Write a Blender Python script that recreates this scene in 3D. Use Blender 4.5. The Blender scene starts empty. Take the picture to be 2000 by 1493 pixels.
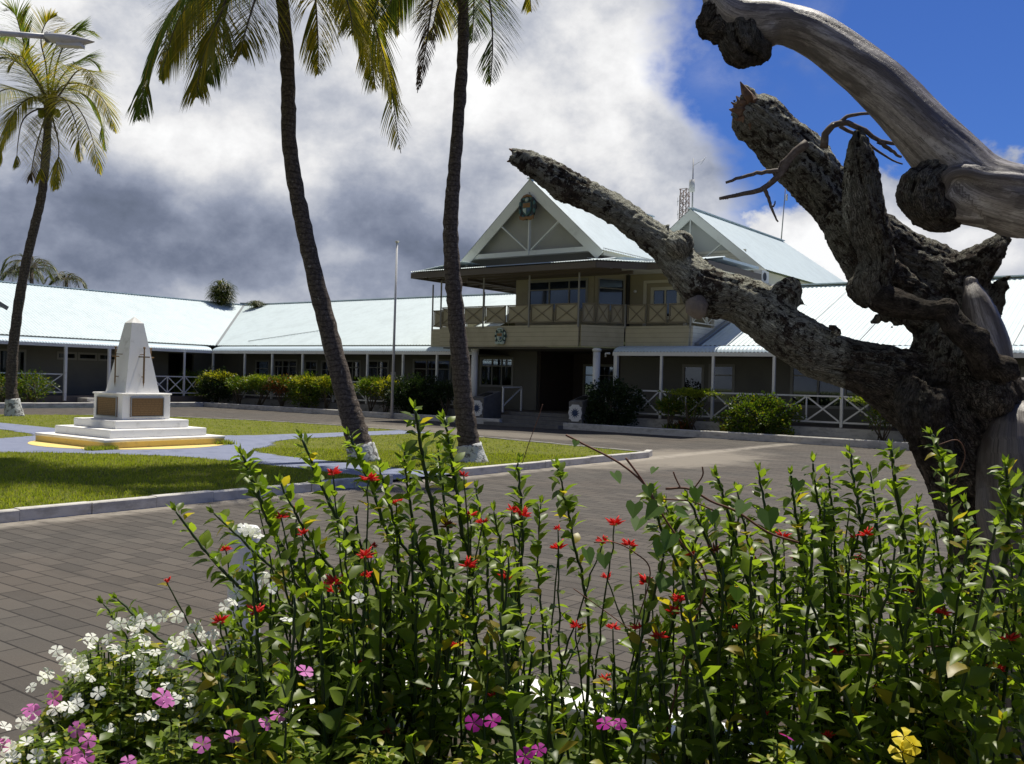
import bpy, bmesh, math, random
import numpy as np
from mathutils import Vector, Matrix, noise as mnoise
# ------------------------------------------------------------------ camera, sky, sun
F = 1850.0; H0 = 744.0; ROLL = 0.026; CH = 1.9; YAW = math.radians(37)
S = bpy.context.scene
cam = bpy.data.cameras.new('camera'); camo = bpy.data.objects.new('camera', cam); S.collection.objects.link(camo); S.camera = camo
cam.sensor_width = 36; cam.lens = 36 * F / 2000; cam.clip_end = 3000; cam.clip_start = 0.05
cam.shift_y = -(746.5 - H0) / 2000
camo.matrix_world = Matrix.Translation((0, 0, CH)) @ Matrix.Rotation(YAW, 4, 'Z') @ Matrix.Rotation(math.pi / 2, 4, 'X') @ Matrix.Rotation(ROLL, 4, 'Z')
S.view_settings.view_transform = 'Standard'; S.view_settings.look = 'None'; S.view_settings.exposure = 0.12; S.view_settings.gamma = 1
FW = (-math.sin(YAW), math.cos(YAW)); RT = (math.cos(YAW), math.sin(YAW))
SUN_AZ = Vector((-0.20, 0.98, 0)).normalized(); SUN_EL = math.radians(66)
sv = Vector((SUN_AZ.x * math.cos(SUN_EL), SUN_AZ.y * math.cos(SUN_EL), math.sin(SUN_EL)))
sl = bpy.data.lights.new('sun', 'SUN'); sl.energy = 5.0; sl.angle = math.radians(0.5); sl.color = (1, .94, .82)
so = bpy.data.objects.new('sun', sl); S.collection.objects.link(so); so.rotation_euler = sv.to_track_quat('Z', 'Y').to_euler()

class NT:                                                        # tiny node-tree helper
    def __init__(s, nt): s.nt = nt; nt.nodes.clear()
    def n(s, t, **k):
        x = s.nt.nodes.new(t)
        ins = k.pop('i', {})
        for a, b in k.items(): setattr(x, a, b)
        for a, b in ins.items():
            if hasattr(b, 'is_output') : s.nt.links.new(b, x.inputs[a])
            else: x.inputs[a].default_value = b
        return x
    def m(s, op, a, b=0.0, c=0.0, clamp=False):
        x = s.n('ShaderNodeMath', operation=op, use_clamp=clamp)
        for k, v in enumerate((a, b, c)):
            if k < len(x.inputs):
                if hasattr(v, 'is_output'): s.nt.links.new(v, x.inputs[k])
                else: x.inputs[k].default_value = v
        return x.outputs[0]
    def mix(s, f, a, b, blend='MIX'):
        x = s.n('ShaderNodeMix', data_type='RGBA', blend_type=blend)
        for k, v in ((0, f), (6, a), (7, b)):
            if hasattr(v, 'is_output'): s.nt.links.new(v, x.inputs[k])
            else: x.inputs[k].default_value = v if k == 0 else tuple(v) + ((1,) if len(v) == 3 else ())
        return x.outputs[2]
    def ss(s, v, lo, hi):
        x = s.n('ShaderNodeMapRange', interpolation_type='SMOOTHSTEP')
        s.nt.links.new(v, x.inputs[0]); x.inputs[1].default_value = lo; x.inputs[2].default_value = hi
        return x.outputs[0]
    def noise(s, vec, scale, detail=4, rough=.55, dist=0.0):
        x = s.n('ShaderNodeTexNoise'); x.inputs['Scale'].default_value = scale; x.inputs['Detail'].default_value = detail
        x.inputs['Roughness'].default_value = rough; x.inputs['Distortion'].default_value = dist
        if vec is not None: s.nt.links.new(vec, x.inputs['Vector'])
        return x.outputs[0]

def make_world():
    w = bpy.data.worlds.new('World'); S.world = w; w.use_nodes = True
    t = NT(w.node_tree)
    d = t.n('ShaderNodeTexCoord').outputs['Generated']
    def dot(v): return t.n('ShaderNodeVectorMath', operation='DOT_PRODUCT', i={0: d, 1: v}).outputs['Value']
    r = dot((RT[0], RT[1], 0)); f = dot((FW[0], FW[1], 0)); z = dot((0, 0, 1))
    az = t.m('ARCTAN2', r, f); el = t.m('ARCSINE', z)
    sc = t.n('ShaderNodeVectorMath', operation='MULTIPLY', i={0: d, 1: (1, 1, 1.35)}).outputs[0]
    n1 = t.noise(sc, 2.6, 6, .55, .25); n2 = t.noise(sc, 5.2, 9, .58, .12); n3 = t.noise(sc, 13, 8, .6, .05); n4 = t.noise(sc, 3.1, 3, .5, 0)
    def blob(px, py, sx, sy):                                    # soft region of sky at an azimuth and elevation
        a0 = math.atan((px - 1000) / F); e0 = math.atan((H0 - py) / F)
        u = t.m('DIVIDE', t.m('SUBTRACT', az, a0), sx / F); v = t.m('DIVIDE', t.m('SUBTRACT', el, e0), sy / F)
        q = t.m('ADD', t.m('MULTIPLY', u, u), t.m('MULTIPLY', v, v))
        return t.m('POWER', 2.718, t.m('MULTIPLY', q, -1.0))
    # cover: 1 where cloud; blue opening high on the right
    edge = t.m('ADD', az, t.m('MULTIPLY', el, 0.42))
    nn = t.m('ADD', t.m('MULTIPLY', n1, .34), t.m('ADD', t.m('MULTIPLY', n2, .22), t.m('MULTIPLY', n3, .09)))
    e2 = t.m('ADD', edge, t.m('MULTIPLY', t.m('SUBTRACT', nn, .325), 1.1))
    cover = t.m('SUBTRACT', 1.0, t.ss(e2, .262, .345))
    low = t.m('SUBTRACT', t.m('ADD', t.m('MULTIPLY', t.m('SUBTRACT', nn, .325), 1.25), .178), el)
    lowc = t.m('MULTIPLY', t.ss(low, -.004, .022), .98)
    cover = t.m('MAXIMUM', cover, lowc)
    wisp = t.m('MULTIPLY', t.m('ADD', blob(1500, 130, 130, 50), t.m('MULTIPLY', blob(1620, 30, 120, 60), .35)), t.ss(n2, .42, .62))
    cover = t.m('MAXIMUM', cover, t.m('MULTIPLY', wisp, .55))
    # brightness of the cloud
    terms = [(330, 330, 260, 100, .30), (60, 60, 260, 130, .42), (1120, 90, 250, 170, .36), (1180, 300, 200, 120, .20), (690, 510, 70, 22, .22),
             (1440, 470, 230, 90, .40), (1860, 500, 260, 90, .30), (560, 330, 220, 60, .16), (980, 430, 150, 60, .10), (700, 60, 160, 90, .22), (760, 220, 260, 130, .16), (180, 200, 200, 120, .16),
             (480, 520, 520, 85, -.20), (380, 150, 130, 100, -.10), (900, 340, 220, 70, -.12), (1000, 500, 300, 60, -.16), (100, 450, 240, 60, -.16), (780, 420, 160, 70, -.10)]
    b = .50
    for px, py, sx, sy, k in terms: b = t.m('ADD', b, t.m('MULTIPLY', blob(px, py, sx, sy), k))
    b = t.m('ADD', b, t.m('MULTIPLY', t.m('SUBTRACT', n2, .5), 1.15))
    b = t.m('ADD', b, t.m('MULTIPLY', t.m('SUBTRACT', n4, .5), .45))
    b = t.m('ADD', b, t.m('MULTIPLY', t.m('SUBTRACT', n3, .5), .7))
    rp = t.n('ShaderNodeValToRGB', i={0: b}); cr = rp.color_ramp
    cr.elements[0].position = 0.05; cr.elements[0].color = (.115, .140, .195, 1)
    cr.elements[1].position = 1.0; cr.elements[1].color = (1.0, 1.0, 1.0, 1)
    for p, c in ((.25, (.175, .205, .285, 1)), (.45, (.30, .335, .43, 1)), (.65, (.53, .555, .62, 1)), (.85, (.83, .83, .84, 1))):
        e = cr.elements.new(p); e.color = c
    cloud = t.n('ShaderNodeVectorMath', operation='SCALE', i={0: rp.outputs[0]}); cloud.inputs[3].default_value = 9.3
    sky = t.n('ShaderNodeTexSky', sky_type='NISHITA', sun_disc=False, sun_elevation=SUN_EL,
              sun_rotation=math.atan2(sv.x, sv.y), altitude=0, air_density=1.0, dust_density=.4, ozone_density=3.0)
    tint = t.mix(1.0, sky.outputs[0], (.24, .40, .78), 'MULTIPLY')
    # unseen sky behind and overhead, dimmed to deepen the shade
    back = t.ss(f, -.15, .45)
    dim = t.m('MULTIPLY', t.m('ADD', .62, t.m('MULTIPLY', back, .38)), t.m('SUBTRACT', 1.0, t.m('MULTIPLY', t.ss(el, .42, .9), .45)))
    cl = t.n('ShaderNodeVectorMath', operation='SCALE', i={0: cloud.outputs[0], 3: dim}).outputs[0]
    col = t.mix(cover, tint, cl)
    bg = t.n('ShaderNodeBackground', i={0: col, 1: .1})
    t.nt.links.new(bg.outputs[0], t.n('ShaderNodeOutputWorld').inputs[0])
make_world()

# ------------------------------------------------------------------ placing: picture ray -> world point on a plane / at a depth
cR, sR = math.cos(ROLL), math.sin(ROLL)
def ray(px, py):
    x = px - 1000; y = -(py - H0)
    a = (x * cR - y * sR) / F; b = (x * sR + y * cR) / F
    return (RT[0] * a + FW[0], RT[1] * a + FW[1], b)
def atD(px, py, d): r = ray(px, py); return Vector((r[0] * d, r[1] * d, CH + r[2] * d))
def atZ(px, py, z): return atD(px, py, (z - CH) / ray(px, py)[2])
def atY(px, py, y): return atD(px, py, y / ray(px, py)[1])
def atX(px, py, x): return atD(px, py, x / ray(px, py)[0])
RND = random.Random(7)
def U(a, b): return RND.uniform(a, b)

# ------------------------------------------------------------------ mesh building and object tree
COL = S.collection
class MB:
    def __init__(s): s.v = []; s.f = []; s.sm = []; s.mi = []
    def add(s, vs, fs, smooth=False, mi=0):
        o = len(s.v); s.v.extend([tuple(p) for p in vs])
        for f in fs: s.f.append([i + o for i in f]); s.sm.append(smooth); s.mi.append(mi)
    def box(s, x0, x1, y0, y1, z0, z1, mi=0):
        x0, x1 = sorted((x0, x1)); y0, y1 = sorted((y0, y1)); z0, z1 = sorted((z0, z1))
        s.add([(x0, y0, z0), (x1, y0, z0), (x1, y1, z0), (x0, y1, z0), (x0, y0, z1), (x1, y0, z1), (x1, y1, z1), (x0, y1, z1)],
              [(0, 3, 2, 1), (4, 5, 6, 7), (0, 1, 5, 4), (1, 2, 6, 5), (2, 3, 7, 6), (3, 0, 4, 7)], mi=mi)
    def beam(s, p, q, w, h, up=(0, 0, 1)):                      # rectangular bar
        p = Vector(p); q = Vector(q); d = (q - p).normalized(); u = Vector(up)
        r = d.cross(u)
        if r.length < 1e-4: r = d.cross(Vector((1, 0, 0)))
        r.normalize(); u = r.cross(d)
        vs = []
        for c in (p, q):
            for a, b in ((-1, -1), (1, -1), (1, 1), (-1, 1)): vs.append(c + r * (a * w / 2) + u * (b * h / 2))
        s.add(vs, [(0, 1, 2, 3), (7, 6, 5, 4), (0, 4, 5, 1), (1, 5, 6, 2), (2, 6, 7, 3), (3, 7, 4, 0)])
    def tube(s, pts, rad, n=8, cap=True, smooth=True, mi=0):
        pts = [Vector(p) for p in pts]; m = len(pts)
        if not hasattr(rad, '__len__'): rad = [rad] * m
        prev = None; vs = []
        for i, p in enumerate(pts):
            d = (pts[min(i + 1, m - 1)] - pts[max(i - 1, 0)]); d = d.normalized() if d.length > 1e-9 else Vector((0, 0, 1))
            if prev is None:
                r = d.orthogonal().normalized()
            else:
                r = prev - d * prev.dot(d); r = r.normalized() if r.length > 1e-6 else d.orthogonal().normalized()
            prev = r; b = d.cross(r)
            for k in range(n):
                a = 2 * math.pi * k / n; vs.append(p + (r * math.cos(a) + b * math.sin(a)) * rad[i])
        fs = [(i * n + k, i * n + (k + 1) % n, (i + 1) * n + (k + 1) % n, (i + 1) * n + k) for i in range(m - 1) for k in range(n)]
        s.add(vs, fs, smooth, mi)
        if cap:
            o = len(s.v) - len(vs)
            s.f.append([o + k for k in range(n)][::-1]); s.sm.append(False); s.mi.append(mi)
            s.f.append([o + (m - 1) * n + k for k in range(n)]); s.sm.append(False); s.mi.append(mi)
    def cyl(s, x, y, z0, z1, r0, r1=None, n=16): s.tube([(x, y, z0), (x, y, z1)], [r0, r0 if r1 is None else r1], n)
    def ball(s, c, r, n=10, m=7, sc=(1, 1, 1), mi=0):
        vs = []; c = Vector(c)
        for j in range(m + 1):
            t = math.pi * j / m
            for k in range(n):
                a = 2 * math.pi * k / n
                vs.append(c + Vector((math.sin(t) * math.cos(a) * sc[0], math.sin(t) * math.sin(a) * sc[1], math.cos(t) * sc[2])) * r)
        s.add(vs, [(j * n + k, (j + 1) * n + k, (j + 1) * n + (k + 1) % n, j * n + (k + 1) % n) for j in range(m) for k in range(n)], True, mi)
    def prism(s, poly, z0, z1):                                  # horizontal polygon, extruded
        n = len(poly); s.add([(x, y, z0) for x, y in poly] + [(x, y, z1) for x, y in poly],
              [tuple(range(n))[::-1], tuple(range(n, 2 * n))] + [(i, (i + 1) % n, n + (i + 1) % n, n + i) for i in range(n)])
    def build(s, name, mats, parent=None, loc=None):
        me = bpy.data.meshes.new(name); me.from_pydata(s.v, [], s.f)
        me.polygons.foreach_set('use_smooth', s.sm)
        if not isinstance(mats, (list, tuple)): mats = [mats]
        for m in mats: me.materials.append(m)
        if any(s.mi): me.polygons.foreach_set('material_index', s.mi)
        me.update()
        o = bpy.data.objects.new(name, me); COL.objects.link(o)
        if parent is not None:
            o.parent = parent; o.matrix_parent_inverse = Matrix.Translation(-abs_loc(parent))
        return o
LOCS = {}
def abs_loc(o): return LOCS.get(o.name, Vector((0, 0, 0)))
def tag(o, label=None, cat=None, group=None, kind=None):
    if label: o['label'] = label
    if cat: o['category'] = cat
    if group: o['group'] = group
    if kind: o['kind'] = kind
    return o
def thing(name, loc, label, cat, group=None):
    o = bpy.data.objects.new(name, None); COL.objects.link(o); o.location = loc; LOCS[o.name] = Vector(loc)
    o.empty_display_size = .1
    return tag(o, label, cat, group)
def struct(o): o['kind'] = 'structure'; return o

# ------------------------------------------------------------------ materials
MT = {}
def mat(name, col, rough=.6, fn=None, metal=0.0, spec=.4):
    m = bpy.data.materials.new(name); m.use_nodes = True; t = NT(m.node_tree)
    p = t.n('ShaderNodeBsdfPrincipled'); p.inputs['Base Color'].default_value = tuple(col) + (1,); p.inputs['Roughness'].default_value = rough
    p.inputs['Metallic'].default_value = metal; p.inputs['Specular IOR Level'].default_value = spec
    out = t.n('ShaderNodeOutputMaterial'); sh = p.outputs[0]
    if fn:
        r = fn(t, p)
        if r is not None: sh = r
    t.nt.links.new(sh, out.inputs[0]); MT[name] = m; return m
def pos(t): return t.n('ShaderNodeNewGeometry').outputs['Position']
def bump(t, p, h, strength=.5, dist=.01):
    b = t.n('ShaderNodeBump', i={'Height': h, 'Strength': strength, 'Distance': dist}); t.nt.links.new(b.outputs[0], p.inputs['Normal']); return b
def dirty(c2, scale=1.5, lo=.5, hi=.75, amt=.6, bscale=40, bstr=.15, bdist=.004, stretch=None):
    def fn(t, p):
        v = pos(t)
        if stretch: v = t.n('ShaderNodeVectorMath', operation='MULTIPLY', i={0: v, 1: stretch}).outputs[0]
        n = t.noise(v, scale, 6, .65); k = t.m('MULTIPLY', t.ss(n, lo, hi), amt)
        c = p.inputs['Base Color'].default_value[:]
        t.nt.links.new(t.mix(k, c, c2), p.inputs['Base Color'])
        bump(t, p, t.noise(pos(t), bscale, 5, .6), bstr, bdist)
    return fn
mat('white_paint', (.74, .74, .70), .55, dirty((.42, .40, .35), 2.2, .52, .8, .55))
mat('white_masonry', (.86, .85, .81), .8, dirty((.46, .44, .39), 3.5, .5, .8, .6, 60, .35))
mat('kerb_white', (.58, .56, .51), .85, dirty((.20, .185, .16), 3.0, .42, .72, .6, 50, .5, .01, (1, 1, 2.2)))
mat('kerb_grey', (.30, .29, .27), .9, dirty((.12, .11, .10), 2.5, .45, .7, .8, 50, .5, .01))
mat('wall_trim', (.26, .255, .225), .6)
mat('cream_board', (.36, .32, .21), .6, dirty((.27, .235, .155), 1.5, .45, .8, .6))
mat('cream_shaded', (.19, .16, .10), .6, dirty((.27, .23, .14), 1.3, .45, .8, .5))  # balcony railing cream, darkened in colour for the shade on its crosses
mat('cream_light', (.62, .59, .47), .6, dirty((.45, .42, .32), 1.3, .45, .8, .4))
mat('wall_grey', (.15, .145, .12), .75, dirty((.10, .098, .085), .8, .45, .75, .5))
mat('wall_brown', (.07, .055, .045), .8, dirty((.05, .04, .035), 1.0, .4, .7, .5))
mat('gable_panel', (.38, .375, .33), .8, dirty((.31, .31, .275), 1.0, .4, .7, .5))
mat('gable_pale', (.48, .50, .46), .8)
mat('gable_trim', (.72, .74, .66), .6, dirty((.44, .46, .38), 1.6, .5, .8, .6))
mat('dark_fascia', (.11, .09, .07), .6)
mat('timber_dark', (.10, .08, .065), .7)
mat('metal_grey', (.35, .36, .37), .45, None, .6)
mat('lamp_shell', (.60, .60, .60), .45, dirty((.35, .34, .33), 14, .5, .75, .5))
mat('mast_paint', (.32, .27, .25), .7, dirty((.22, .11, .07), 6, .5, .6, .8))
mat('rust', (.22, .11, .07), .8, dirty((.45, .43, .42), 6, .5, .6, .8))
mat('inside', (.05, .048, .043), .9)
mat('floor_tile', (.14, .12, .10), .7, dirty((.08, .07, .06), 1.5, .4, .7, .5))
mat('curtain', (.45, .45, .42), .9)
mat('blue_star', (.02, .045, .11), .5)
mat('plate_white', (.70, .70, .68), .6)
mat('bronze', (.20, .115, .045), .5, dirty((.11, .075, .04), 20, .4, .7, .6), .15)
mat('bronze_light', (.26, .16, .07), .5)
mat('board_red', (.12, .02, .02), .6)
mat('paper', (.65, .65, .62), .8)
mat('black', (.02, .02, .02), .5)
mat('stone_grey', (.16, .155, .145), .85, dirty((.09, .09, .085), 4, .4, .7, .6, 50, .5))
mat('yellow_paint', (.78, .60, .20), .8, dirty((.45, .36, .20), 5, .5, .75, .6, 50, .4))
mat('soil', (.07, .055, .04), .95, dirty((.14, .12, .09), 9, .45, .6, .6, 30, 1.0, .03))
mat('crest_green', (.05, .13, .12), .5); mat('crest_gold', (.22, .115, .035), .5); mat('crest_dark', (.025, .035, .035), .5)
mat('crest_pale', (.42, .50, .42), .5); mat('crest_blue', (.04, .09, .16), .5)

def f_roof(t, p):
    v = pos(t); n = t.noise(t.n('ShaderNodeVectorMath', operation='MULTIPLY', i={0: v, 1: (1, 1, .3)}).outputs[0], .9, 6, .65)
    c = t.mix(t.m('MULTIPLY', t.ss(n, .42, .75), .6), (.62, .715, .73), (.50, .58, .59))
    cx = t.m('FRACT', t.m('MULTIPLY', t.noise(t.n('ShaderNodeVectorMath', operation='MULTIPLY', i={0: v, 1: (1, 1, .01)}).outputs[0], 2.2, 2, .5), 3.0))
    c = t.mix(t.m('MULTIPLY', t.ss(cx, .3, .9), .12), c, (.36, .42, .43))
    c = t.mix(t.m('MULTIPLY', t.ss(t.noise(v, 9, 4, .7), .62, .75), .25), c, (.35, .36, .36))
    t.nt.links.new(c, p.inputs['Base Color'])
mat('roof_sheet', (.66, .73, .74), .45, f_roof)
mat('awning_sheet', (.55, .66, .72), .45, dirty((.38, .45, .5), 2.0, .5, .8, .5))
mat('roof_under', (.80, .78, .72), .7, dirty((.45, .40, .32), 1.1, .5, .7, .5))
mat('cap_seam', (.22, .24, .25), .6)

def f_siding(c1, c2, pitch=.19):
    def fn(t, p):
        v = pos(t); z = t.n('ShaderNodeSeparateXYZ', i={0: v}).outputs[2]
        fr = t.m('FRACT', t.m('DIVIDE', z, pitch))
        line = t.ss(fr, .0, .10)
        n = t.noise(v, 1.4, 5, .6)
        c = t.mix(t.ss(n, .4, .75), c1, c2)
        t.nt.links.new(t.mix(line, tuple(x * .45 for x in c2), c), p.inputs['Base Color'])
        bump(t, p, fr, .6, .02)
    return fn
mat('siding_cream', (.4, .35, .22), .6, f_siding((.45, .41, .28), (.37, .335, .225)))
mat('siding_lit', (.6, .57, .45), .6, f_siding((.64, .61, .50), (.55, .52, .42)))  # paler copy of the cream siding, bounced light put into its colour
mat('siding_brown', (.2, .15, .12), .7, f_siding((.20, .155, .125), (.16, .12, .10), .14))
def f_brickwork(t, p):
    b = t.n('ShaderNodeTexBrick', i={'Vector': t.n('ShaderNodeVectorMath', operation='ADD', i={0: pos(t), 1: (0, 0, 0)}).outputs[0], 'Scale': 1.0, 'Color1': (.33, .31, .26, 1), 'Color2': (.29, .275, .235, 1), 'Mortar': (.2, .19, .16, 1), 'Mortar Size': .008, 'Brick Width': .4, 'Row Height': .2})
    t.nt.links.new(b.outputs[0], p.inputs['Base Color'])
def glassf(t, p):
    p.inputs['Base Color'].default_value = (.02, .025, .03, 1)
    fr = t.n('ShaderNodeFresnel', i={0: 1.5}).outputs[0]
    g = t.n('ShaderNodeBsdfGlossy', i={0: (.9, .95, 1, 1), 1: .02}); tr = t.n('ShaderNodeBsdfTransparent', i={0: (.45, .5, .52, 1)})
    k = t.m('ADD', t.m('MULTIPLY', fr, .9), .07)
    return t.n('ShaderNodeMixShader', i={0: k, 1: tr.outputs[0], 2: g.outputs[0]}).outputs[0]
mat('glass', (.02, .03, .04), .05, glassf)
def glass_blue(t, p):
    g = t.n('ShaderNodeBsdfGlossy', i={0: (.35, .5, .7, 1), 1: .03}); 
    p.inputs['Base Color'].default_value = (.008, .014, .028, 1)
    return t.n('ShaderNodeMixShader', i={0: .14, 1: p.outputs[0], 2: g.outputs[0]}).outputs[0]
mat('glass_tinted', (.01, .02, .04), .1, glass_blue)

def f_paver(t, p):
    v = pos(t)
    b = t.n('ShaderNodeTexBrick', offset=.5, i={'Vector': v, 'Scale': 1.0, 'Color1': (.098, .088, .076, 1), 'Color2': (.064, .058, .051, 1), 'Mortar': (.020, .018, .016, 1), 'Mortar Size': .008, 'Mortar Smooth': .3, 'Bias': -.1, 'Brick Width': .42, 'Row Height': .21})
    big = t.noise(v, .35, 5, .6); c = t.mix(t.ss(big, .35, .7), b.outputs[0], (1.12, 1.05, 1.0), 'MULTIPLY')
    c = t.mix(t.m('MULTIPLY', t.ss(t.noise(v, 2.5, 6, .7), .5, .75), .35), c, (.105, .092, .078))
    c = t.mix(t.m('MULTIPLY', t.ss(t.noise(v, 60, 3, .7), .45, .8), .4), c, (.125, .11, .096))
    st = t.noise(t.n('ShaderNodeVectorMath', operation='MULTIPLY', i={0: v, 1: (.25, 1.6, 1)}).outputs[0], .8, 6, .65, .8)
    c = t.mix(t.m('MULTIPLY', t.ss(st, .52, .70), .45), c, (.030, .027, .024)); c = t.mix(t.m('MULTIPLY', t.ss(t.noise(v, .9, 7, .7, 1.0), .56, .72), .35), c, (.125, .112, .095))
    # pale cement washed out round the island tip
    x = t.n('ShaderNodeSeparateXYZ', i={0: v})
    dx = t.m('DIVIDE', t.m('ADD', x.outputs[0], 11.4), 2.6); dy = t.m('DIVIDE', t.m('SUBTRACT', x.outputs[1], 22.0), 5.5)
    r = t.m('ADD', t.m('MULTIPLY', dx, dx), t.m('MULTIPLY', dy, dy))
    k = t.m('MULTIPLY', t.m('SUBTRACT', 1.0, t.ss(t.m('ADD', r, t.m('MULTIPLY', t.noise(v, .9, 6, .7, .6), 1.6)), .9, 1.7)), .75)
    c = t.mix(k, c, (.27, .24, .195))
    dx = t.m('DIVIDE', t.m('ADD', x.outputs[0], 22), 9.0); dy = t.m('DIVIDE', t.m('SUBTRACT', x.outputs[1], 26.6), 1.7)
    r = t.m('ADD', t.m('MULTIPLY', dx, dx), t.m('MULTIPLY', dy, dy))
    k = t.m('MULTIPLY', t.m('SUBTRACT', 1.0, t.ss(t.m('ADD', r, t.m('MULTIPLY', t.noise(v, .7, 6, .7, .6), 1.5)), .9, 1.6)), .6)
    c = t.mix(k, c, (.22, .195, .16))
    e = t.m('MULTIPLY', t.m('SUBTRACT', 1.0, t.ss(t.m('ABSOLUTE', t.m('SUBTRACT', x.outputs[0], -11.78)), .1, .42)), .55)
    e = t.m('MULTIPLY', e, t.ss(t.noise(v, 3, 4, .6), .25, .6))
    c = t.mix(e, c, (.42, .38, .32))
    t.nt.links.new(c, p.inputs['Base Color'])
    h = t.m('ADD', t.m('MULTIPLY', b.outputs[1], -.8), t.m('MULTIPLY', t.noise(v, 45, 4, .7), .35))
    bump(t, p, h, .7, .012)
mat('paver', (.1, .09, .08), .85, f_paver, spec=.25)
def f_lawn(t, p):
    v = pos(t); n = t.noise(v, 1.3, 6, .65); n2 = t.noise(v, 22, 4, .7)
    c = t.mix(t.ss(n, .3, .7), (.15, .18, .02), (.24, .25, .04)); c = t.mix(t.ss(n2, .35, .7), c, (.10, .11, .03), 'MIX')
    c = t.mix(t.m('MULTIPLY', t.ss(t.noise(v, 3.5, 5, .7), .58, .72), .4), c, (.20, .18, .07))
    t.nt.links.new(c, p.inputs['Base Color']); bump(t, p, n2, 1.0, .05)
mat('lawn', (.1, .13, .03), .9, f_lawn, spec=.1)
mat('wild_ground', (.08, .10, .03), .95, dirty((.12, .10, .06), .2, .4, .7, .7, 3, .5, .05))
mat('path_blue', (.19, .215, .31), .8, dirty((.10, .12, .19), 2.2, .45, .75, .7, 30, .5, .01))
def leafy(name, c1, c2, c3=None, trans=.35, rough=.45, spec=.35, k3=.85):
    def fn(t, p):
        g = t.n('ShaderNodeNewGeometry'); r = g.outputs['Random Per Island']
        c = t.mix(r, c1, c2)
        if c3: c = t.mix(t.m('GREATER_THAN', t.m('FRACT', t.m('MULTIPLY', r, 17.31)), k3), c, c3)
        c = t.mix(t.m('MULTIPLY', t.noise(g.outputs['Position'], 60, 2), .25), c, tuple(x * .6 for x in c1))
        t.nt.links.new(c, p.inputs['Base Color'])
        tr = t.n('ShaderNodeBsdfTranslucent'); cc = t.mix(1.0, c, (2.0, 2.1, .7), 'MULTIPLY'); t.nt.links.new(cc, tr.inputs[0])
        return t.n('ShaderNodeMixShader', i={0: trans, 1: p.outputs[0], 2: tr.outputs[0]}).outputs[0]
    return mat(name, c1, rough, fn, spec=spec)
leafy('leaf_shrub', (.085, .135, .018), (.22, .29, .04), (.36, .28, .04), .52, .40, .4, .968)
leafy('leaf_peri', (.090, .145, .016), (.230, .300, .036), (.42, .39, .05), .5, .4, .4, .84)
leafy('leaf_vine', (.07, .14, .03), (.13, .22, .05), (.10, .09, .03), .4, .5, .3, .9)
leafy('petal_red', (.62, .03, .03), (.78, .09, .08), (.40, .06, .03), .35, .5, .2, .85)
leafy('petal_dry', (.22, .07, .03), (.32, .12, .05), None, .2, .7, .1)
leafy('petal_white', (.75, .76, .74), (.85, .85, .83), None, .25, .6, .2)
leafy('petal_pink', (.55, .12, .42), (.68, .22, .55), None, .25, .5, .2)
leafy('petal_magenta', (.33, .015, .22), (.42, .03, .30), None, .25, .5, .2)
leafy('petal_yellow', (.75, .58, .02), (.85, .70, .04), None, .25, .5, .2)
leafy('grass_blade', (.17, .22, .024), (.32, .345, .05), (.26, .24, .09), .35, .6, .2, .85)
leafy('croton_green', (.05, .10, .012), (.13, .18, .02), (.22, .20, .03), .3, .5, .3)
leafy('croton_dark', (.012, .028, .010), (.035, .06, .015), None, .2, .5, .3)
leafy('croton_yellow', (.22, .24, .02), (.45, .40, .04), (.10, .16, .02), .3, .5, .3)
leafy('croton_red', (.16, .05, .03), (.30, .11, .03), (.06, .09, .02), .3, .5, .3, .6)
leafy('croton_lime', (.14, .20, .02), (.28, .30, .03), (.07, .11, .02), .3, .5, .3)
leafy('frond_green', (.055, .085, .018), (.115, .15, .028), (.26, .20, .03), .42, .45, .35, .92)
leafy('frond_yellow', (.20, .18, .028), (.42, .32, .035), (.10, .12, .02), .45, .45, .35, .7)
leafy('frond_olive', (.10, .11, .02), (.21, .18, .03), (.36, .26, .03), .42, .45, .35, .8)
leafy('frond_far', (.035, .050, .014), (.09, .10, .025), (.14, .12, .03), .25, .5, .3, .9)
leafy('frond_dry', (.10, .07, .05), (.17, .12, .08), None, .1, .8, .1)
mat('stem_green', (.035, .065, .018), .5, dirty((.07, .06, .03), 30, .45, .7, .6), spec=.3)
mat('stem_brown', (.10, .075, .05), .8, dirty((.18, .16, .12), 25, .45, .7, .6))
mat('vine_stem', (.16, .07, .04), .7)
def f_palmtrunk(t, p):
    v = pos(t); z = t.n('ShaderNodeSeparateXYZ', i={0: v}).outputs[2]
    zz = t.m('ADD', z, t.m('MULTIPLY', t.noise(v, 2.5, 3), .25))
    ring = t.m('FRACT', t.m('MULTIPLY', zz, 8.0)); n = t.noise(v, 18, 5, .7)
    c = t.mix(t.ss(n, .35, .7), (.065, .052, .043), (.165, .135, .110))
    c = t.mix(t.m('MULTIPLY', t.ss(ring, .72, .95), .55), c, (.018, .014, .012))
    c = t.mix(t.m('MULTIPLY', t.ss(t.noise(v, 9, 3, .6), .66, .70), .7), c, (.32, .30, .26))
    t.nt.links.new(c, p.inputs['Base Color'])
    bump(t, p, t.m('ADD', t.m('MULTIPLY', n, .8), t.m('MULTIPLY', ring, -.6)), 1.0, .03)
mat('palm_trunk', (.08, .06, .05), .9, f_palmtrunk, spec=.15)
mat('whitewash', (.62, .63, .60), .85, dirty((.10, .09, .08), 7, .50, .58, .85, 20, 1.0, .03))
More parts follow.
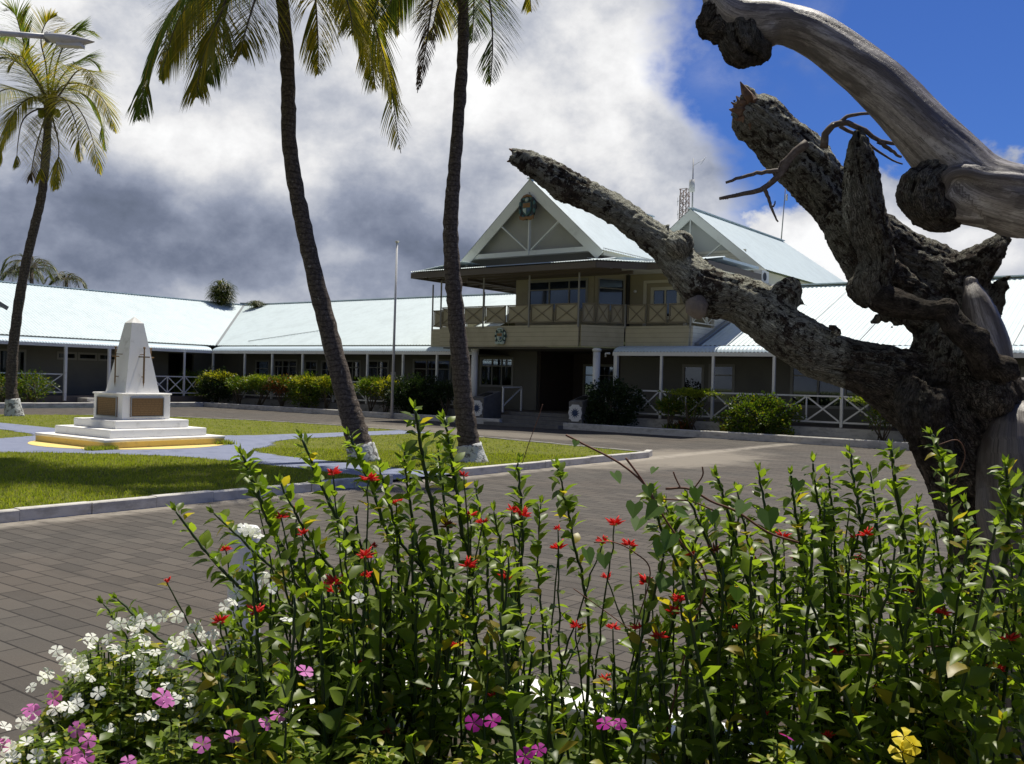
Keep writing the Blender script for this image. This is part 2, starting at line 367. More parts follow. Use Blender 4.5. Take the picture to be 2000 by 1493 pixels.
def f_bark(t, p):
    v = pos(t); ax = t.n('ShaderNodeAttribute', attribute_name='axis').outputs['Vector']
    cav = t.n('ShaderNodeAttribute', attribute_name='cavity').outputs['Fac']
    n = t.noise(v, 24, 6, .7); nl = t.noise(v, 3.8, 5, .6, .3); nl2 = t.noise(v, 30, 5, .75, .5); na = t.noise(ax, 3.0, 6, .7)
    wv = t.n('ShaderNodeVectorMath', operation='ADD', i={0: t.n('ShaderNodeVectorMath', operation='MULTIPLY', i={0: ax, 1: (1.0, 1.5, 1.5)}).outputs[0], 1: t.n('ShaderNodeVectorMath', operation='SCALE', i={0: t.n('ShaderNodeTexNoise', i={'Vector': v, 'Scale': 14.0, 'Detail': 4.0}).outputs[1], 3: .35}).outputs[0]})
    vo = t.n('ShaderNodeTexVoronoi', feature='DISTANCE_TO_EDGE', i={'Vector': wv.outputs[0], 'Scale': 7.5}).outputs[0]
    vo2 = t.n('ShaderNodeTexVoronoi', feature='DISTANCE_TO_EDGE', i={'Vector': wv.outputs[0], 'Scale': 19.0}).outputs[0]
    crack = t.m('MULTIPLY', t.ss(vo, .0, .10), t.m('ADD', .45, t.m('MULTIPLY', t.ss(vo2, 0, .12), .55)))
    c = t.mix(t.ss(n, .3, .72), (.026, .021, .017), (.150, .122, .100))
    c = t.mix(t.m('MULTIPLY', t.ss(na, .5, .75), .4), c, (.13, .10, .08))
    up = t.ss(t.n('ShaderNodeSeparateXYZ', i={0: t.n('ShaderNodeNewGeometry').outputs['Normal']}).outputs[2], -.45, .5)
    lich = t.m('MULTIPLY', t.m('MULTIPLY', t.ss(t.m('ADD', t.m('MULTIPLY', nl, .5), t.m('MULTIPLY', nl2, .6)), .50, .55), t.ss(cav, .22, .42)), t.m('ADD', .4, t.m('MULTIPLY', up, .6)))  # lichen favouring upward faces, which also paints the sunlit tops paler
    lamt = t.n('ShaderNodeAttribute', attribute_name='lichen').outputs['Fac']
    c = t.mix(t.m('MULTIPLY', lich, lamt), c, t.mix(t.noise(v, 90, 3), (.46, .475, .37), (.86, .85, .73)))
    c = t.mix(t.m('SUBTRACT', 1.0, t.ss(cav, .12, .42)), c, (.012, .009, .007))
    c = t.mix(t.m('MULTIPLY', t.m('SUBTRACT', 1.0, crack), .62), c, (.010, .008, .006))
    t.nt.links.new(c, p.inputs['Base Color'])
    bump(t, p, t.m('ADD', t.m('ADD', t.m('MULTIPLY', n, .6), t.m('MULTIPLY', nl2, .4)), t.m('MULTIPLY', crack, .9)), 1.0, .022)
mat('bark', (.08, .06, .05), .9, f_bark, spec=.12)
def f_bare(t, p):
    v = pos(t); ax = t.n('ShaderNodeAttribute', attribute_name='axis').outputs['Vector']; lv = t.n('ShaderNodeAttribute', attribute_name='lichen').outputs['Fac']
    fine = t.noise(ax, 11, 7, .7); st = t.noise(ax, 1.25, 6, .62, .6); bl = t.noise(v, 4, 6, .62, .3)
    c = t.mix(t.ss(fine, .3, .7), (.20, .178, .16), (.40, .37, .34))
    c = t.mix(t.m('MULTIPLY', t.ss(bl, .48, .66), .75), c, (.66, .63, .59))
    c = t.mix(t.m('MULTIPLY', t.ss(t.m('ADD', t.m('MULTIPLY', st, .7), t.m('MULTIPLY', bl, .3)), .43, .56), .85), c, (.060, .048, .042))
    c = t.mix(t.m('SUBTRACT', 1.0, lv), c, (.05, .038, .030))
    cv = t.n('ShaderNodeVectorMath', operation='MULTIPLY', i={0: ax, 1: (.55, 3.2, 3.2)}).outputs[0]
    ck = t.m('ABSOLUTE', t.m('SUBTRACT', t.noise(cv, 3.2, 5, .6, .4), .5)); ck = t.m('SUBTRACT', 1.0, t.ss(ck, .004, .022))
    c = t.mix(t.m('MULTIPLY', ck, .8), c, (.022, .017, .014)); c = t.mix(t.m('MULTIPLY', t.ss(t.noise(v, 55, 5, .75), .5, .7), .4), c, (.10, .085, .075))
    t.nt.links.new(c, p.inputs['Base Color'])
    bump(t, p, t.m('SUBTRACT', t.m('ADD', fine, t.m('MULTIPLY', t.noise(ax, 30, 4, .6), .5)), t.m('MULTIPLY', ck, .8)), .35, .005)
mat('bare_wood', (.25, .22, .2), .46, f_bare, spec=.55)
mat('broken_wood', (.20, .12, .075), .8, dirty((.10, .06, .04), 30, .4, .6, .8, 60, .8))

# ================================================================== GROUND, ROAD, LAWN
def poly_sheet(name, poly, z, m, kind='structure'):
    b = MB(); b.add([(x, y, z) for x, y in poly], [tuple(range(len(poly)))]); o = b.build(name, m)
    o['kind'] = kind; return o
poly_sheet('ground', [(-700, -500), (700, -500), (700, 900), (-700, 900)], -.012, MT['wild_ground'])
poly_sheet('road', [(-45.2, -40), (40, -40), (40, 31.9), (-45.2, 31.9)], 0, MT['paver'])
ISL = [(-12.05, -14), (-12.05, 12.35), (-12.05, 14.15), (-12.05, 21.7), (-12.25, 22.3), (-12.8, 22.75), (-17, 23.5), (-22, 24.2), (-26.6, 24.5), (-31, 24.0),
       (-34.6, 22.8), (-37.2, 20.5), (-39, 17), (-39.6, 10), (-39.6, -14)]
def inside(x, y, poly):
    c = False; n = len(poly); j = n - 1
    for i in range(n):
        xi, yi = poly[i]; xj, yj = poly[j]
        if (yi > y) != (yj > y) and x < (xj - xi) * (y - yi) / (yj - yi) + xi: c = not c
        j = i
    return c
poly_sheet('lawn', ISL, .045, MT['lawn'])
MC = Vector((-22.5, 13.62, 0)); MH = 1.62
def on_path(x, y, g=0.0):
    dx, dy = x - MC.x, y - MC.y; r = math.hypot(dx, dy)
    if r < 3.55 - g: return True
    # four arms flaring where they leave the ring
    for u, v in ((dx, dy + .35), (-dx, dy - .6), (dy, dx), (-dy, dx)):
        if u > 0:
            w = .78 + .9 * math.exp(-max(0, u - 3.2) / .9) - g
            if abs(v) < w and u < 40: return True
    return False
def path_mesh():
    b = MB(); st = .16
    # sample outline as grid strips, merged by rows
    y = -13.9
    while y < 24.4:
        x = -39.4; run = None
        while x < -11.9:
            on = inside(x + st / 2, y + st / 2, ISL) and on_path(x + st / 2, y + st / 2)
            if on and run is None: run = x
            if (not on) and run is not None:
                b.add([(run, y, .052), (x, y, .052), (x, y + st, .052), (run, y + st, .052)], [(0, 1, 2, 3)]); run = None
            x += st
        if run is not None: b.add([(run, y, .052), (-11.98, y, .052), (-11.98, y + st, .052), (run, y + st, .052)], [(0, 1, 2, 3)])
        y += st
    return b
struct(path_mesh().build('path', MT['path_blue']))
b = MB(); b.add([(MC.x + 2.38 * math.cos(k / 48 * 2 * math.pi), MC.y + 2.38 * math.sin(k / 48 * 2 * math.pi), .058) for k in range(48)], [tuple(range(48))])
struct(b.build('painted_circle', MT['yellow_paint']))

def kerb(name, pts, w, z0, z1, m, wob=0.0, seg=None, rnd=.012):
    """a run of kerb stones with a chamfered top, following pts"""
    b = MB()
    for (x0, y0), (x1, y1) in zip(pts, pts[1:]):
        L = math.hypot(x1 - x0, y1 - y0); n = max(1, round(L / (seg or L)))
        dx, dy = (x1 - x0) / L, (y1 - y0) / L; nx, ny = -dy, dx
        for k in range(n):
            a, c = L * k / n + (.004 if seg else 0), L * (k + 1) / n - (.004 if seg else 0); o = U(-wob, wob); dz = U(-wob, wob)
            pr = [(-w / 2 + o, z0), (w / 2 + o, z0), (w / 2 + o, z1 - rnd + dz), (w / 2 - rnd + o, z1 + dz), (-w / 2 + rnd + o, z1 + dz), (-w / 2 + o, z1 - rnd + dz)]
            vs = [(x0 + dx * s + nx * u, y0 + dy * s + ny * u, z) for s in (a, c) for u, z in pr]
            b.add(vs, [(0, 5, 4, 3, 2, 1), (6, 7, 8, 9, 10, 11)] + [(i, (i + 1) % 6, 6 + (i + 1) % 6, 6 + i) for i in range(6)])
    return struct(b.build(name, m))
kerb('kerb', [(-11.97, -14), (-11.97, 12.3)], .16, -.01, .15, MT['kerb_white'], .012, .95)
kerb('kerb', [(-11.97, 14.3), (-11.97, 21.75), (-12.2, 22.35)], .16, -.01, .15, MT['kerb_white'], .012, .95)
kerb('kerb', [(-12.2, 22.37), (-12.8, 22.83), (-17, 23.58), (-22, 24.28), (-26.6, 24.58), (-31, 24.08), (-34.7, 22.85), (-37.3, 20.5)], .14, -.01, .07, MT['kerb_grey'], .006, 1.1)
# low kerb walls in front of both verandahs, soil behind them
kerb('kerb', [(-45.42, 31.93), (-24.6, 31.93)], .2, -.01, .26, MT['kerb_white'], .004, 3.1, .03)
kerb('kerb', [(-21.35, 31.93), (22, 31.93)], .2, -.01, .26, MT['kerb_white'], .004, 3.1, .03)
kerb('kerb', [(-45.5, 31.8), (-45.5, 27.5)], .2, -.01, .26, MT['kerb_white'], .004, 3.1, .03)
kerb('kerb', [(-45.5, 25.4), (-45.5, -14)], .2, -.01, .26, MT['kerb_white'], .004, 3.1, .03)
b = MB(); b.box(-47.35, -26.9, 32.04, 33.5, -.01, .2); b.box(-20.3, 22, 32.04, 33.5, -.01, .2); b.box(-47.1, -45.62, 27.6, 31.95, -.01, .195); b.box(-47.1, -45.62, -14, 25.3, -.01, .2)
struct(b.build('planting_bed', MT['soil']))
b = MB()
for z, o in ((.15, 0), (.3, .35), (.45, .7)): b.box(-47.1 + .0, -45.45 - o, 25.45, 27.45, z - .15, z)
struct(b.build('steps', MT['kerb_white']))

def grass():
    b = MB(); R = random.Random(3)
    def tuft(x, y, n, hh):
        for _ in range(n):
            a = R.uniform(0, 6.28); h = hh * R.uniform(.6, 1.3); w = .006 + h * .07; px, py = x + R.gauss(0, .03), y + R.gauss(0, .03)
            lx, ly = math.cos(a) * h * R.uniform(.2, .8), math.sin(a) * h * R.uniform(.2, .8); wx, wy = -math.sin(a) * w, math.cos(a) * w
            b.add([(px - wx, py - wy, .04), (px + wx, py + wy, .04), (px + lx, py + ly, .04 + h)], [(0, 1, 2)])
    n = 0
    while n < 30000:
        # denser towards the viewer
        d = R.uniform(9, 44) if R.random() < .35 else R.uniform(9.5, 24)
        a = R.uniform(-.34, .15); px = 1000 + F * math.tan(a * 1.75)
        X = d * FW[0] + d * math.tan(a * 1.75) * RT[0]; Y = d * FW[1] + d * math.tan(a * 1.75) * RT[1]
        if inside(X, Y, ISL) and not on_path(X, Y, -.04):
            tuft(X, Y, 3, .05); n += 1
    for _ in range(2600):                                        # long grass hanging over the front kerb
        y = R.uniform(4.5, 21.8)
        if 12.3 < y < 14.2: continue
        tuft(-12.1 + R.uniform(-.06, .05), y, 3, .085)
    for _ in range(260):
        y = R.uniform(11.6, 12.3); tuft(-20.8 + R.gauss(0, .07), y - .1, 3, .10)
    for _ in range(120): tuft(-20.75 + R.gauss(0, .06), 15.2 + R.gauss(0, .1), 3, .12)
    o = b.build('grass', MT['grass_blade']); o['kind'] = 'stuff'; o['label'] = 'short green grass covering the lawn island'; o['category'] = 'grass'
grass()

# ================================================================== MONUMENT
def monument():
    t = thing('war_memorial', MC, 'white stepped obelisk monument with bronze plaques in a yellow circle on the lawn', 'monument')
    def blk(name, h, z0, z1, m, ch=.02, hy=None):
        o = MB(); hy = hy or h; o.box(MC.x - h, MC.x + h, MC.y - hy, MC.y + hy, z0, z1); ob = o.build(name, m, t)
        bv = ob.modifiers.new('bevel', 'BEVEL'); bv.width = ch; bv.segments = 2; return ob
    o = MB(); o.box(MC.x - 1.62, MC.x + 1.62, MC.y - 1.66, MC.y + 1.66, .02, .2); o.build('painted_base', MT['yellow_paint'], t)
    blk('step', 1.64, .2, .27, MT['white_masonry'], .02, 1.68); blk('step', 1.30, .27, .47, MT['white_masonry'], .02, 1.34); blk('step', .98, .47, .67, MT['white_masonry'], .02, 1.02)
    blk('plinth', .67, .67, 1.30, MT['white_masonry']); blk('plinth_cap', .70, 1.30, 1.34, MT['white_masonry'])
    a, c, z0, z1 = .47, .165, 1.34, 3.13
    o = MB(); vs = [(MC.x + sx * r, MC.y + sy * r, z) for z, r in ((z0, a), (z1, c)) for sx, sy in ((-1, -1), (1, -1), (1, 1), (-1, 1))] + [(MC.x, MC.y, 3.30)]
    o.add(vs, [(0, 3, 2, 1), (0, 1, 5, 4), (1, 2, 6, 5), (2, 3, 7, 6), (3, 0, 4, 7), (4, 5, 8), (5, 6, 8), (6, 7, 8), (7, 4, 8)])
    o.build('obelisk', MT['white_masonry'], t)
    for k in range(4):                                           # plaques and swords on the four faces
        M = Matrix.Translation(MC) @ Matrix.Rotation(k * math.pi / 2, 4, 'Z')
        def B(mb, x0, x1, y0, y1, z0, z1):
            q = MB(); q.box(x0, x1, y0, y1, z0, z1); mb.add([M @ Vector(v) for v in q.v], q.f)
        pl = MB(); B(pl, .67, .695, -.46, .46, .745, 1.235); pq = pl.build('plaque', MT['bronze'], t)
        fr = MB()
        B(fr, .695, .715, -.46, .46, .745, .765); B(fr, .695, .715, -.46, .46, 1.215, 1.235); B(fr, .695, .715, -.46, -.44, .765, 1.215); B(fr, .695, .715, .44, .46, .765, 1.215)
        fr.build('plaque_frame', MT['metal_grey'], pq)
        tx = MB(); R = random.Random(k)
        for r in range(9):
            y = -.38
            while y < .36:
                w = R.uniform(.04, .11); y2 = min(y + w, .38); zz = 1.17 - r * .045
                B(tx, .695, .699, y, y2, zz - .008, zz + .008); y = y2 + .022
        tx.build('inscription', MT['bronze_light'], pq)
        # sword: hangs point down, upright, its tip close to the sloping face and its hilt well off it
        sl_ = (c - a) / (z1 - z0)
        SX = a + (1.5 - z0) * sl_ + .05
        sw = MB()
        def V(x, y, z): return M @ Vector((x, y, z))
        UPX = M.to_3x3() @ Vector((1, 0, 0))
        sw.add([V(SX - .008, 0, 1.46), V(SX, -.02, 1.60), V(SX, .02, 1.60), V(SX - .016, 0, 1.60), V(SX + .016, 0, 1.60)], [(0, 1, 4), (0, 4, 2), (0, 2, 3), (0, 3, 1)])
        sw.beam(V(SX, 0, 1.60), V(SX, 0, 2.26), .042, .018, up=UPX); sw.tube([V(SX, 0, 2.25), V(SX, 0, 2.46)], .018, 8); sw.ball(V(SX, 0, 2.49), .032, 8, 6)
        sw.beam(V(SX, -.15, 2.26), V(SX, .15, 2.26), .03, .03); so_ = sw.build('sword', MT['bronze'], t)
        for zz in (1.75, 2.32):
            st = MB(); st.tube([V(a + (zz - z0) * sl_ - .01, 0, zz), V(SX - .01, 0, zz)], .011, 6); st.build('bracket', MT['bronze'], so_)
monument()

# ================================================================== BUILDINGS
def wall(mb, axis, c, th, s0, s1, z0, z1, ops=()):
    """wall along an axis with rectangular openings (a, b, za, zb) sorted along it"""
    def bx(a, b, za, zb):
        if b - a < 1e-4 or zb - za < 1e-4: return
        if axis == 'x': mb.box(a, b, c, c + th, za, zb)
        else: mb.box(c, c + th, a, b, za, zb)
    p = s0
    for a, b, za, zb in sorted(ops):
        bx(p, a, z0, z1); bx(a, b, z0, za); bx(a, b, zb, z1); p = b
    bx(p, s1, z0, z1)
def window(parent, axis, c, out, a, b, za, zb, mull=(.5,), trans=None, mglass='glass', mframe='wall_trim', name='window', cur=None, fw=.06):
    """frame in an opening; out = +1/-1 outward direction on the other axis"""
    f = MB(); g = MB()
    def P(s0, s1, z0, z1, d0, d1, mb):
        y0, y1 = c + out * d0, c + out * d1
        if axis == 'x': mb.box(s0, s1, y0, y1, z0, z1)
        else: mb.box(y0, y1, s0, s1, z0, z1)
    P(a - .05, a + fw, za - .05, zb + .05, -.06, .035, f); P(b - fw, b + .05, za - .05, zb + .05, -.06, .035, f)
    P(a + fw, b - fw, za - .05, za + fw, -.06, .035, f); P(a + fw, b - fw, zb - fw, zb + .05, -.06, .035, f)
    xs = [a + fw] + [a + (b - a) * k for k in mull] + [b - fw]
    for k in mull: s = a + (b - a) * k; P(s - .03, s + .03, za + fw, zb - fw, -.05, .03, f)
    if trans:
        z = za + (zb - za) * trans
        for i in range(len(xs) - 1):
            P(xs[i] + (.03 if i else 0), xs[i + 1] - (.03 if i < len(xs) - 2 else 0), z - .025, z + .025, -.045, .025, f)
    w = f.build(name, MT[mframe], parent)
    P(a + fw - .01, b - fw + .01, za + fw - .01, zb - fw + .01, -.02, -.01, g); g.build('pane', MT[mglass], w)
    if cur:
        for i, (c0, c1) in enumerate(cur):
            k = MB(); n = 26; s0, s1 = a + (b - a) * c0, a + (b - a) * c1; vs = []
            for j in range(n + 1):
                s = s0 + (s1 - s0) * j / n; dd = -.18 + .025 * math.sin(j * 1.9)
                for z in (za + .02, zb - .02): vs.append((s, c + out * dd, z) if axis == 'x' else (c + out * dd, s, z))
            k.add(vs, [(2 * j, 2 * j + 1, 2 * j + 3, 2 * j + 2) for j in range(n)], True); k.build('curtain', MT['curtain'], w)
    return w

def corr(mb, base, sd, td, s0, s1, tlo, thi, pitch=.2, amp=.013):
    base = Vector(base); sd = Vector(sd); td = Vector(td); nr = sd.cross(td).normalized()
    if nr.z < 0: nr = -nr
    n = int((s1 - s0) / pitch * 5); vs = []
    for i in range(n + 1):
        s = s0 + (s1 - s0) * i / n; off = nr * (amp * math.sin(2 * math.pi * s / pitch))
        a = tlo(s); c = max(thi(s), a + 1e-4)
        vs.append(base + sd * s + td * a + off); vs.append(base + sd * s + td * c + off)
    mb.add(vs, [(2 * i, 2 * i + 2, 2 * i + 3, 2 * i + 1) for i in range(n)], True)
def awning(parent, axis, s0, s1, c, out, z=0.0):
    """bullnose corrugated awning: curves down to the gutter at c"""
    prof = [(-1.25, 3.47), (-.62, 3.455), (-.36, 3.42), (-.17, 3.36), (-.05, 3.28), (.0, 3.20)]
    mb = MB(); n = int((s1 - s0) / .15 * 4); vs = []; m = len(prof)
    for i in range(n + 1):
        s = s0 + (s1 - s0) * i / n; o = .010 * math.sin(2 * math.pi * s / .15)
        for k, (d, zz) in enumerate(prof):
            d2 = c + out * (d + o * (k / (m - 1))); z2 = zz + z + o
            vs.append((s, d2, z2) if axis == 'x' else (d2, s, z2))
    mb.add(vs, [(i * m + k, (i + 1) * m + k, (i + 1) * m + k + 1, i * m + k + 1) for i in range(n) for k in range(m - 1)], True)
    mb.build('awning', MT['awning_sheet'], parent)
    g = MB(); ga, gb = c - out * .07, c + out * .035
    if axis == 'x': g.box(s0, s1, ga, gb, 3.04 + z, 3.19 + z)
    else: g.box(ga, gb, s0, s1, 3.04 + z, 3.19 + z)
    g.build('gutter', MT['white_paint'], parent)
    g = MB(); gc = c - out * .07; gd = c - out * 2.35
    if axis == 'x': g.box(s0, s1, gc, gd, 3.06 + z, 3.09 + z)
    else: g.box(gc, gd, s0, s1, 3.06 + z, 3.09 + z)
    g.build('soffit', MT['wall_grey'], parent)
def post(parent, x, y, z0=.5, z1=3.05, w=.095):
    b = MB(); b.box(x - w / 2, x + w / 2, y - w / 2, y + w / 2, z0, z1); b.build('post', MT['white_paint'], parent)
def xrail(parent, axis, c, s0, s1, z0=.72, z1=1.64, bays=2, name='railing', m='white_paint', th=.055):
    b = MB()
    def P(s, z): return Vector((s, c, z)) if axis == 'x' else Vector((c, s, z))
    up = (0, 0, 1)
    b.beam(P(s0, z1), P(s1, z1), .06, .06); b.beam(P(s0, z0), P(s1, z0), .05, .06)
    for k in range(1, bays): s = s0 + (s1 - s0) * k / bays; b.beam(P(s, z0 + .03), P(s, z1 - .03), .05, .05)
    for k in range(bays):
        a = s0 + (s1 - s0) * k / bays + .03; e = s0 + (s1 - s0) * (k + 1) / bays - .03
        nv = Vector((0, 1, 0)) if axis == 'x' else Vector((1, 0, 0))
        b.beam(P(a, z0 + .04) - nv * .011, P(e, z1 - .04) - nv * .011, .02, th, up=nv.cross(P(e, z1) - P(a, z0)))
        b.beam(P(a, z1 - .04) + nv * .011, P(e, z0 + .04) + nv * .011, .02, th, up=nv.cross(P(e, z0) - P(a, z1)))
    b.build(name, MT[m], parent)

EZ, RZ, DR = 3.56, 6.82, 7.9                                     # eave, ridge, half depth
# ---- left wing and the part of the front wing left of the tower: one L
lw = thing('office_building', (-48, 20, 0), 'low white roofed office wing along the left with an open verandah', 'building')
fl = thing('office_building', (-38, 38, 0), 'low white roofed office wing between the left corner and the balcony building', 'building')
fr_ = thing('office_building', (-8, 38, 0), 'low white roofed office wing on the right behind the dead tree', 'building')
# roofs
b = MB()
corr(b, (0, 34.7, EZ), (1, 0, 0), (0, DR, RZ - EZ), -56.3, -28.9, lambda s: max(0, min(1, (-48.4 - s) / DR)), lambda s: 1)
b.add([(-64, 42.6 + DR, EZ), (-26, 42.6 + DR, EZ), (-26, 42.6, RZ), (-56.3, 42.6, RZ)], [(0, 1, 2, 3)])
b.build('roof', MT['roof_sheet'], fl)
b = MB(); b.beam((-56.3, 42.6, RZ + .02), (-28.9, 42.6, RZ + .02), .3, .05); b.build('ridge_cap', MT['roof_sheet'], fl)
b = MB()
corr(b, (-48.4, 0, EZ), (0, 1, 0), (-DR, 0, RZ - EZ), -14, 42.6, lambda s: max(0, min(1, (s - 34.7) / DR)), lambda s: 1)
b.add([(-64.2, -14, EZ), (-64.2, 42.6 + DR, EZ), (-56.3, 42.6, RZ), (-56.3, -14, RZ)], [(0, 1, 2, 3)])
b.build('roof', MT['roof_sheet'], lw)
b = MB(); b.beam((-56.3, -14, RZ + .02), (-56.3, 42.6, RZ + .02), .3, .05); b.build('ridge_cap', MT['roof_sheet'], lw)
b = MB(); b.beam((-48.4, 34.7, EZ + .015), (-56.3, 42.6, RZ + .015), .16, .04); b.build('valley_gutter', MT['cap_seam'], lw)
b = MB(); b.beam((-56.45, 42.35, RZ + .1), (-55.9, 42.85, RZ + .1), .18, .12); b.build('vent', MT['cap_seam'], lw)
b = MB(); b.beam((-41.5, 37.0, 4.55), (-46.2, 35.3, 3.84), .03, .02); b.build('cable', MT['cap_seam'], fl)
# eave fascia with dark gap under it
b = MB(); b.box(-48.4, -28.9, 34.72, 34.80, 3.50, 3.545); b.build('fascia', MT['wall_trim'], fl)
b = MB(); b.box(-48.42, -48.5, -14, 34.7, 3.50, 3.545); b.build('fascia', MT['wall_trim'], lw)
# plinth floors
b = MB(); b.box(-47.3, -24.9, 33.52, 36.0, .2, .55); b.box(-24.9, -21.4, 33.9, 36.0, .2, .55); b.build('verandah_floor', MT['floor_tile'], fl)
b = MB(); b.box(-49.7, -47.12, -14, 33.5, .2, .55); b.box(-49.7, -47.3, 33.5, 36.1, .2, .55); b.build('verandah_floor', MT['floor_tile'], lw)
b = MB(); b.box(-47.15, -26.9, 33.44, 33.52, .19, .53); b.build('plinth', MT['kerb_grey'], fl)
# front-left wall with windows and doors
opsL = [(-46.3, -45.1, .6, 2.7), (-44.6, -42.6, 1.45, 2.75), (-41.9, -40.9, .56, 2.72), (-40.5, -39.5, .56, 2.72), (-39.2, -37.4, 1.45, 2.75), (-36.9, -35.3, 1.45, 2.78), (-33.5, -31.0, 1.2, 2.85), (-29.05, -27.1, 1.62, 2.96)]
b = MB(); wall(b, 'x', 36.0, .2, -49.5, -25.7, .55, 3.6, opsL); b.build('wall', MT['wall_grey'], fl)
for i, (a, c, za, zb) in enumerate(opsL):
    if za < .7: window(fl, 'x', 36.0, -1, a, c, za, zb, (), .78, name='door', cur=None)
    else: window(fl, 'x', 36.0, -1, a, c, za, zb, (.36, .66) if c - a > 1.8 else (.5,), .72, cur=((.02, .3), (.7, .98)) if i % 2 == 0 else ((.04, .22),))
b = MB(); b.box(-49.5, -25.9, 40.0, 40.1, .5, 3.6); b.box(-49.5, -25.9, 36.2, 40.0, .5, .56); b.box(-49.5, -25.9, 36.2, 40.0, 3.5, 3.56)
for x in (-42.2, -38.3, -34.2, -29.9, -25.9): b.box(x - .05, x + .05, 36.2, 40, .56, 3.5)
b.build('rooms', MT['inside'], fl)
awning(fl, 'x', -47.3, -27.3, 33.6, -1)
PX = [-44.25, -41.85, -39.35, -36.9, -34.45, -32.0, -29.8]
for x in PX: post(fl, x, 33.62, .5)
post(fl, -27.45, 33.62, .5); post(fl, -47.2, 33.62, .5)
for a, c in zip([-47.1] + PX, PX + [-27.6]): xrail(fl, 'x', 33.62, a + .05, c - .05)
b = MB(); b.box(-35.1, -34.75, 35.96, 35.985, 1.75, 2.2); b.build('notice', MT['paper'], fl)
b = MB(); b.box(-43.4, -42.2, 35.5, 35.9, .56, 1.15); b.box(-43.4, -42.2, 35.85, 35.93, 1.15, 1.5); b.build('bench', MT['timber_dark'], fl)
# left wing wall
opsW = [(10, 13, 1.3, 2.7), (15.2, 17.6, 1.3, 2.75), (21.35, 22.35, .56, 2.8), (22.6, 23.9, .9, 2.8), (25.6, 26.6, 2.45, 2.78), (26.75, 27.75, 2.45, 2.78), (27.9, 28.9, 2.45, 2.78),
        (29.9, 31.1, .56, 2.75), (32.2, 33.9, .56, 3.0)]
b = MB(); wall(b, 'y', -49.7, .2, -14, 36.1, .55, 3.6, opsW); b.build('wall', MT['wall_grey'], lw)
b = MB(); b.box(-49.49, -49.46, 16, 21.0, .56, 3.2); b.build('boarding', MT['siding_brown'], lw)
for a, c, za, zb in opsW:
    if a == 32.2: continue
    if za < .7: window(lw, 'y', -49.5, 1, a, c, za, zb, (), None, name='door')
    else: window(lw, 'y', -49.5, 1, a, c, za, zb, () if zb - za < .5 else (.5,), None, cur=((.05, .95),) if a == 22.6 else None)
for y, n_ in ((21.6, 0), (30.2, 1)):
    b = MB(); b.box(-49.47, -49.45, y + .05, y + .5, 2.1, 2.6); b.build('notice', MT['paper'], lw)
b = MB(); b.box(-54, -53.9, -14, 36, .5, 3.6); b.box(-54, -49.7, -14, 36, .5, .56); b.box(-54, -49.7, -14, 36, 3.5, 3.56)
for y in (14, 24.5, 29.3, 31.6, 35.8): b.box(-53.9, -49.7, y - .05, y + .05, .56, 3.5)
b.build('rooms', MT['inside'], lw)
awning(lw, 'y', -14, 33.6, -47.3, 1)
PY = [12.5, 14.9, 17.3, 19.75, 22.2]
for y in PY: post(lw, -47.25, y, .5)
for y in (24.75, 27.1): post(lw, -47.05, y, .3, 3.05, .13)
for y in (29.6, 31.75): post(lw, -47.25, y, .5)
ys = PY + [24.75]
for a, c in zip(ys, ys[1:]): xrail(lw, 'y', -47.2, a + .05, c - .05)
for a, c in ((27.1, 29.6), (29.6, 31.75), (31.75, 33.6)): xrail(lw, 'y', -47.2, a + .05, c - .05)
# gable of a nearer cross wing poking in at the left edge
cw = thing('office_building', (-50, 17, 0), 'grey gable end of a cross wing at the far left edge', 'building')
b = MB(); p = [(-47.6, 21.6, 4.9), (-47.6, 15.6, 4.9), (-47.6, 18.6, 6.5)]
b.add(p, [(0, 1, 2)]); b.build('gable_wall', MT['wall_grey'], cw)
b = MB(); b.add([(-47.2, 21.9, 4.82), (-58, 21.9, 4.82), (-58, 18.6, 6.58), (-47.2, 18.6, 6.58)], [(0, 1, 2, 3)]); b.add([(-47.2, 15.3, 4.82), (-58, 15.3, 4.82), (-58, 18.6, 6.58), (-47.2, 18.6, 6.58)], [(3, 2, 1, 0)])
b.build('roof', MT['roof_sheet'], cw)
b = MB(); b.beam((-47.2, 21.9, 4.76), (-47.2, 18.6, 6.52), .05, .2); b.beam((-47.2, 15.3, 4.76), (-47.2, 18.6, 6.52), .05, .2); b.build('barge_board', MT['wall_trim'], cw)
b = MB(); b.box(-58, -47.7, 15.6, 21.6, 3.6, 4.9); b.build('wall', MT['wall_grey'], cw)

# ---- right wing
RX0 = -16.75
RZr = 6.62
b = MB(); corr(b, (0, 34.7, EZ - .06), (1, 0, 0), (0, DR, RZr - EZ), RX0, 22, lambda s: 0, lambda s: 1)
b.add([(RX0, 42.6 + DR, EZ), (22, 42.6 + DR, EZ), (22, 42.6, RZr), (RX0, 42.6, RZr)], [(0, 1, 2, 3)]); b.build('roof', MT['roof_sheet'], fr_)
for x in (-13.2, -10.7, -8.2, -5.6, -3.0):
    b = MB(); b.beam((x, 34.7, EZ - .045), (x, 42.6, RZr + .013), .02, .01); b.build('sheet_seam', MT['cap_seam'], fr_)
b = MB(); b.beam((RX0, 42.6, RZr + .02), (22, 42.6, RZr + .02), .3, .05); b.build('ridge_cap', MT['roof_sheet'], fr_)
b = MB(); b.beam((RX0 - .18, 34.6, EZ - .02), (RX0 - .18, 42.6, RZr + .04), .3, .09); b.build('verge_flashing', MT['cap_seam'], fr_)
b = MB(); b.box(RX0 - .3, 22, 34.71, 34.79, 3.38, 3.475); b.build('fascia', MT['awning_sheet'], fr_)
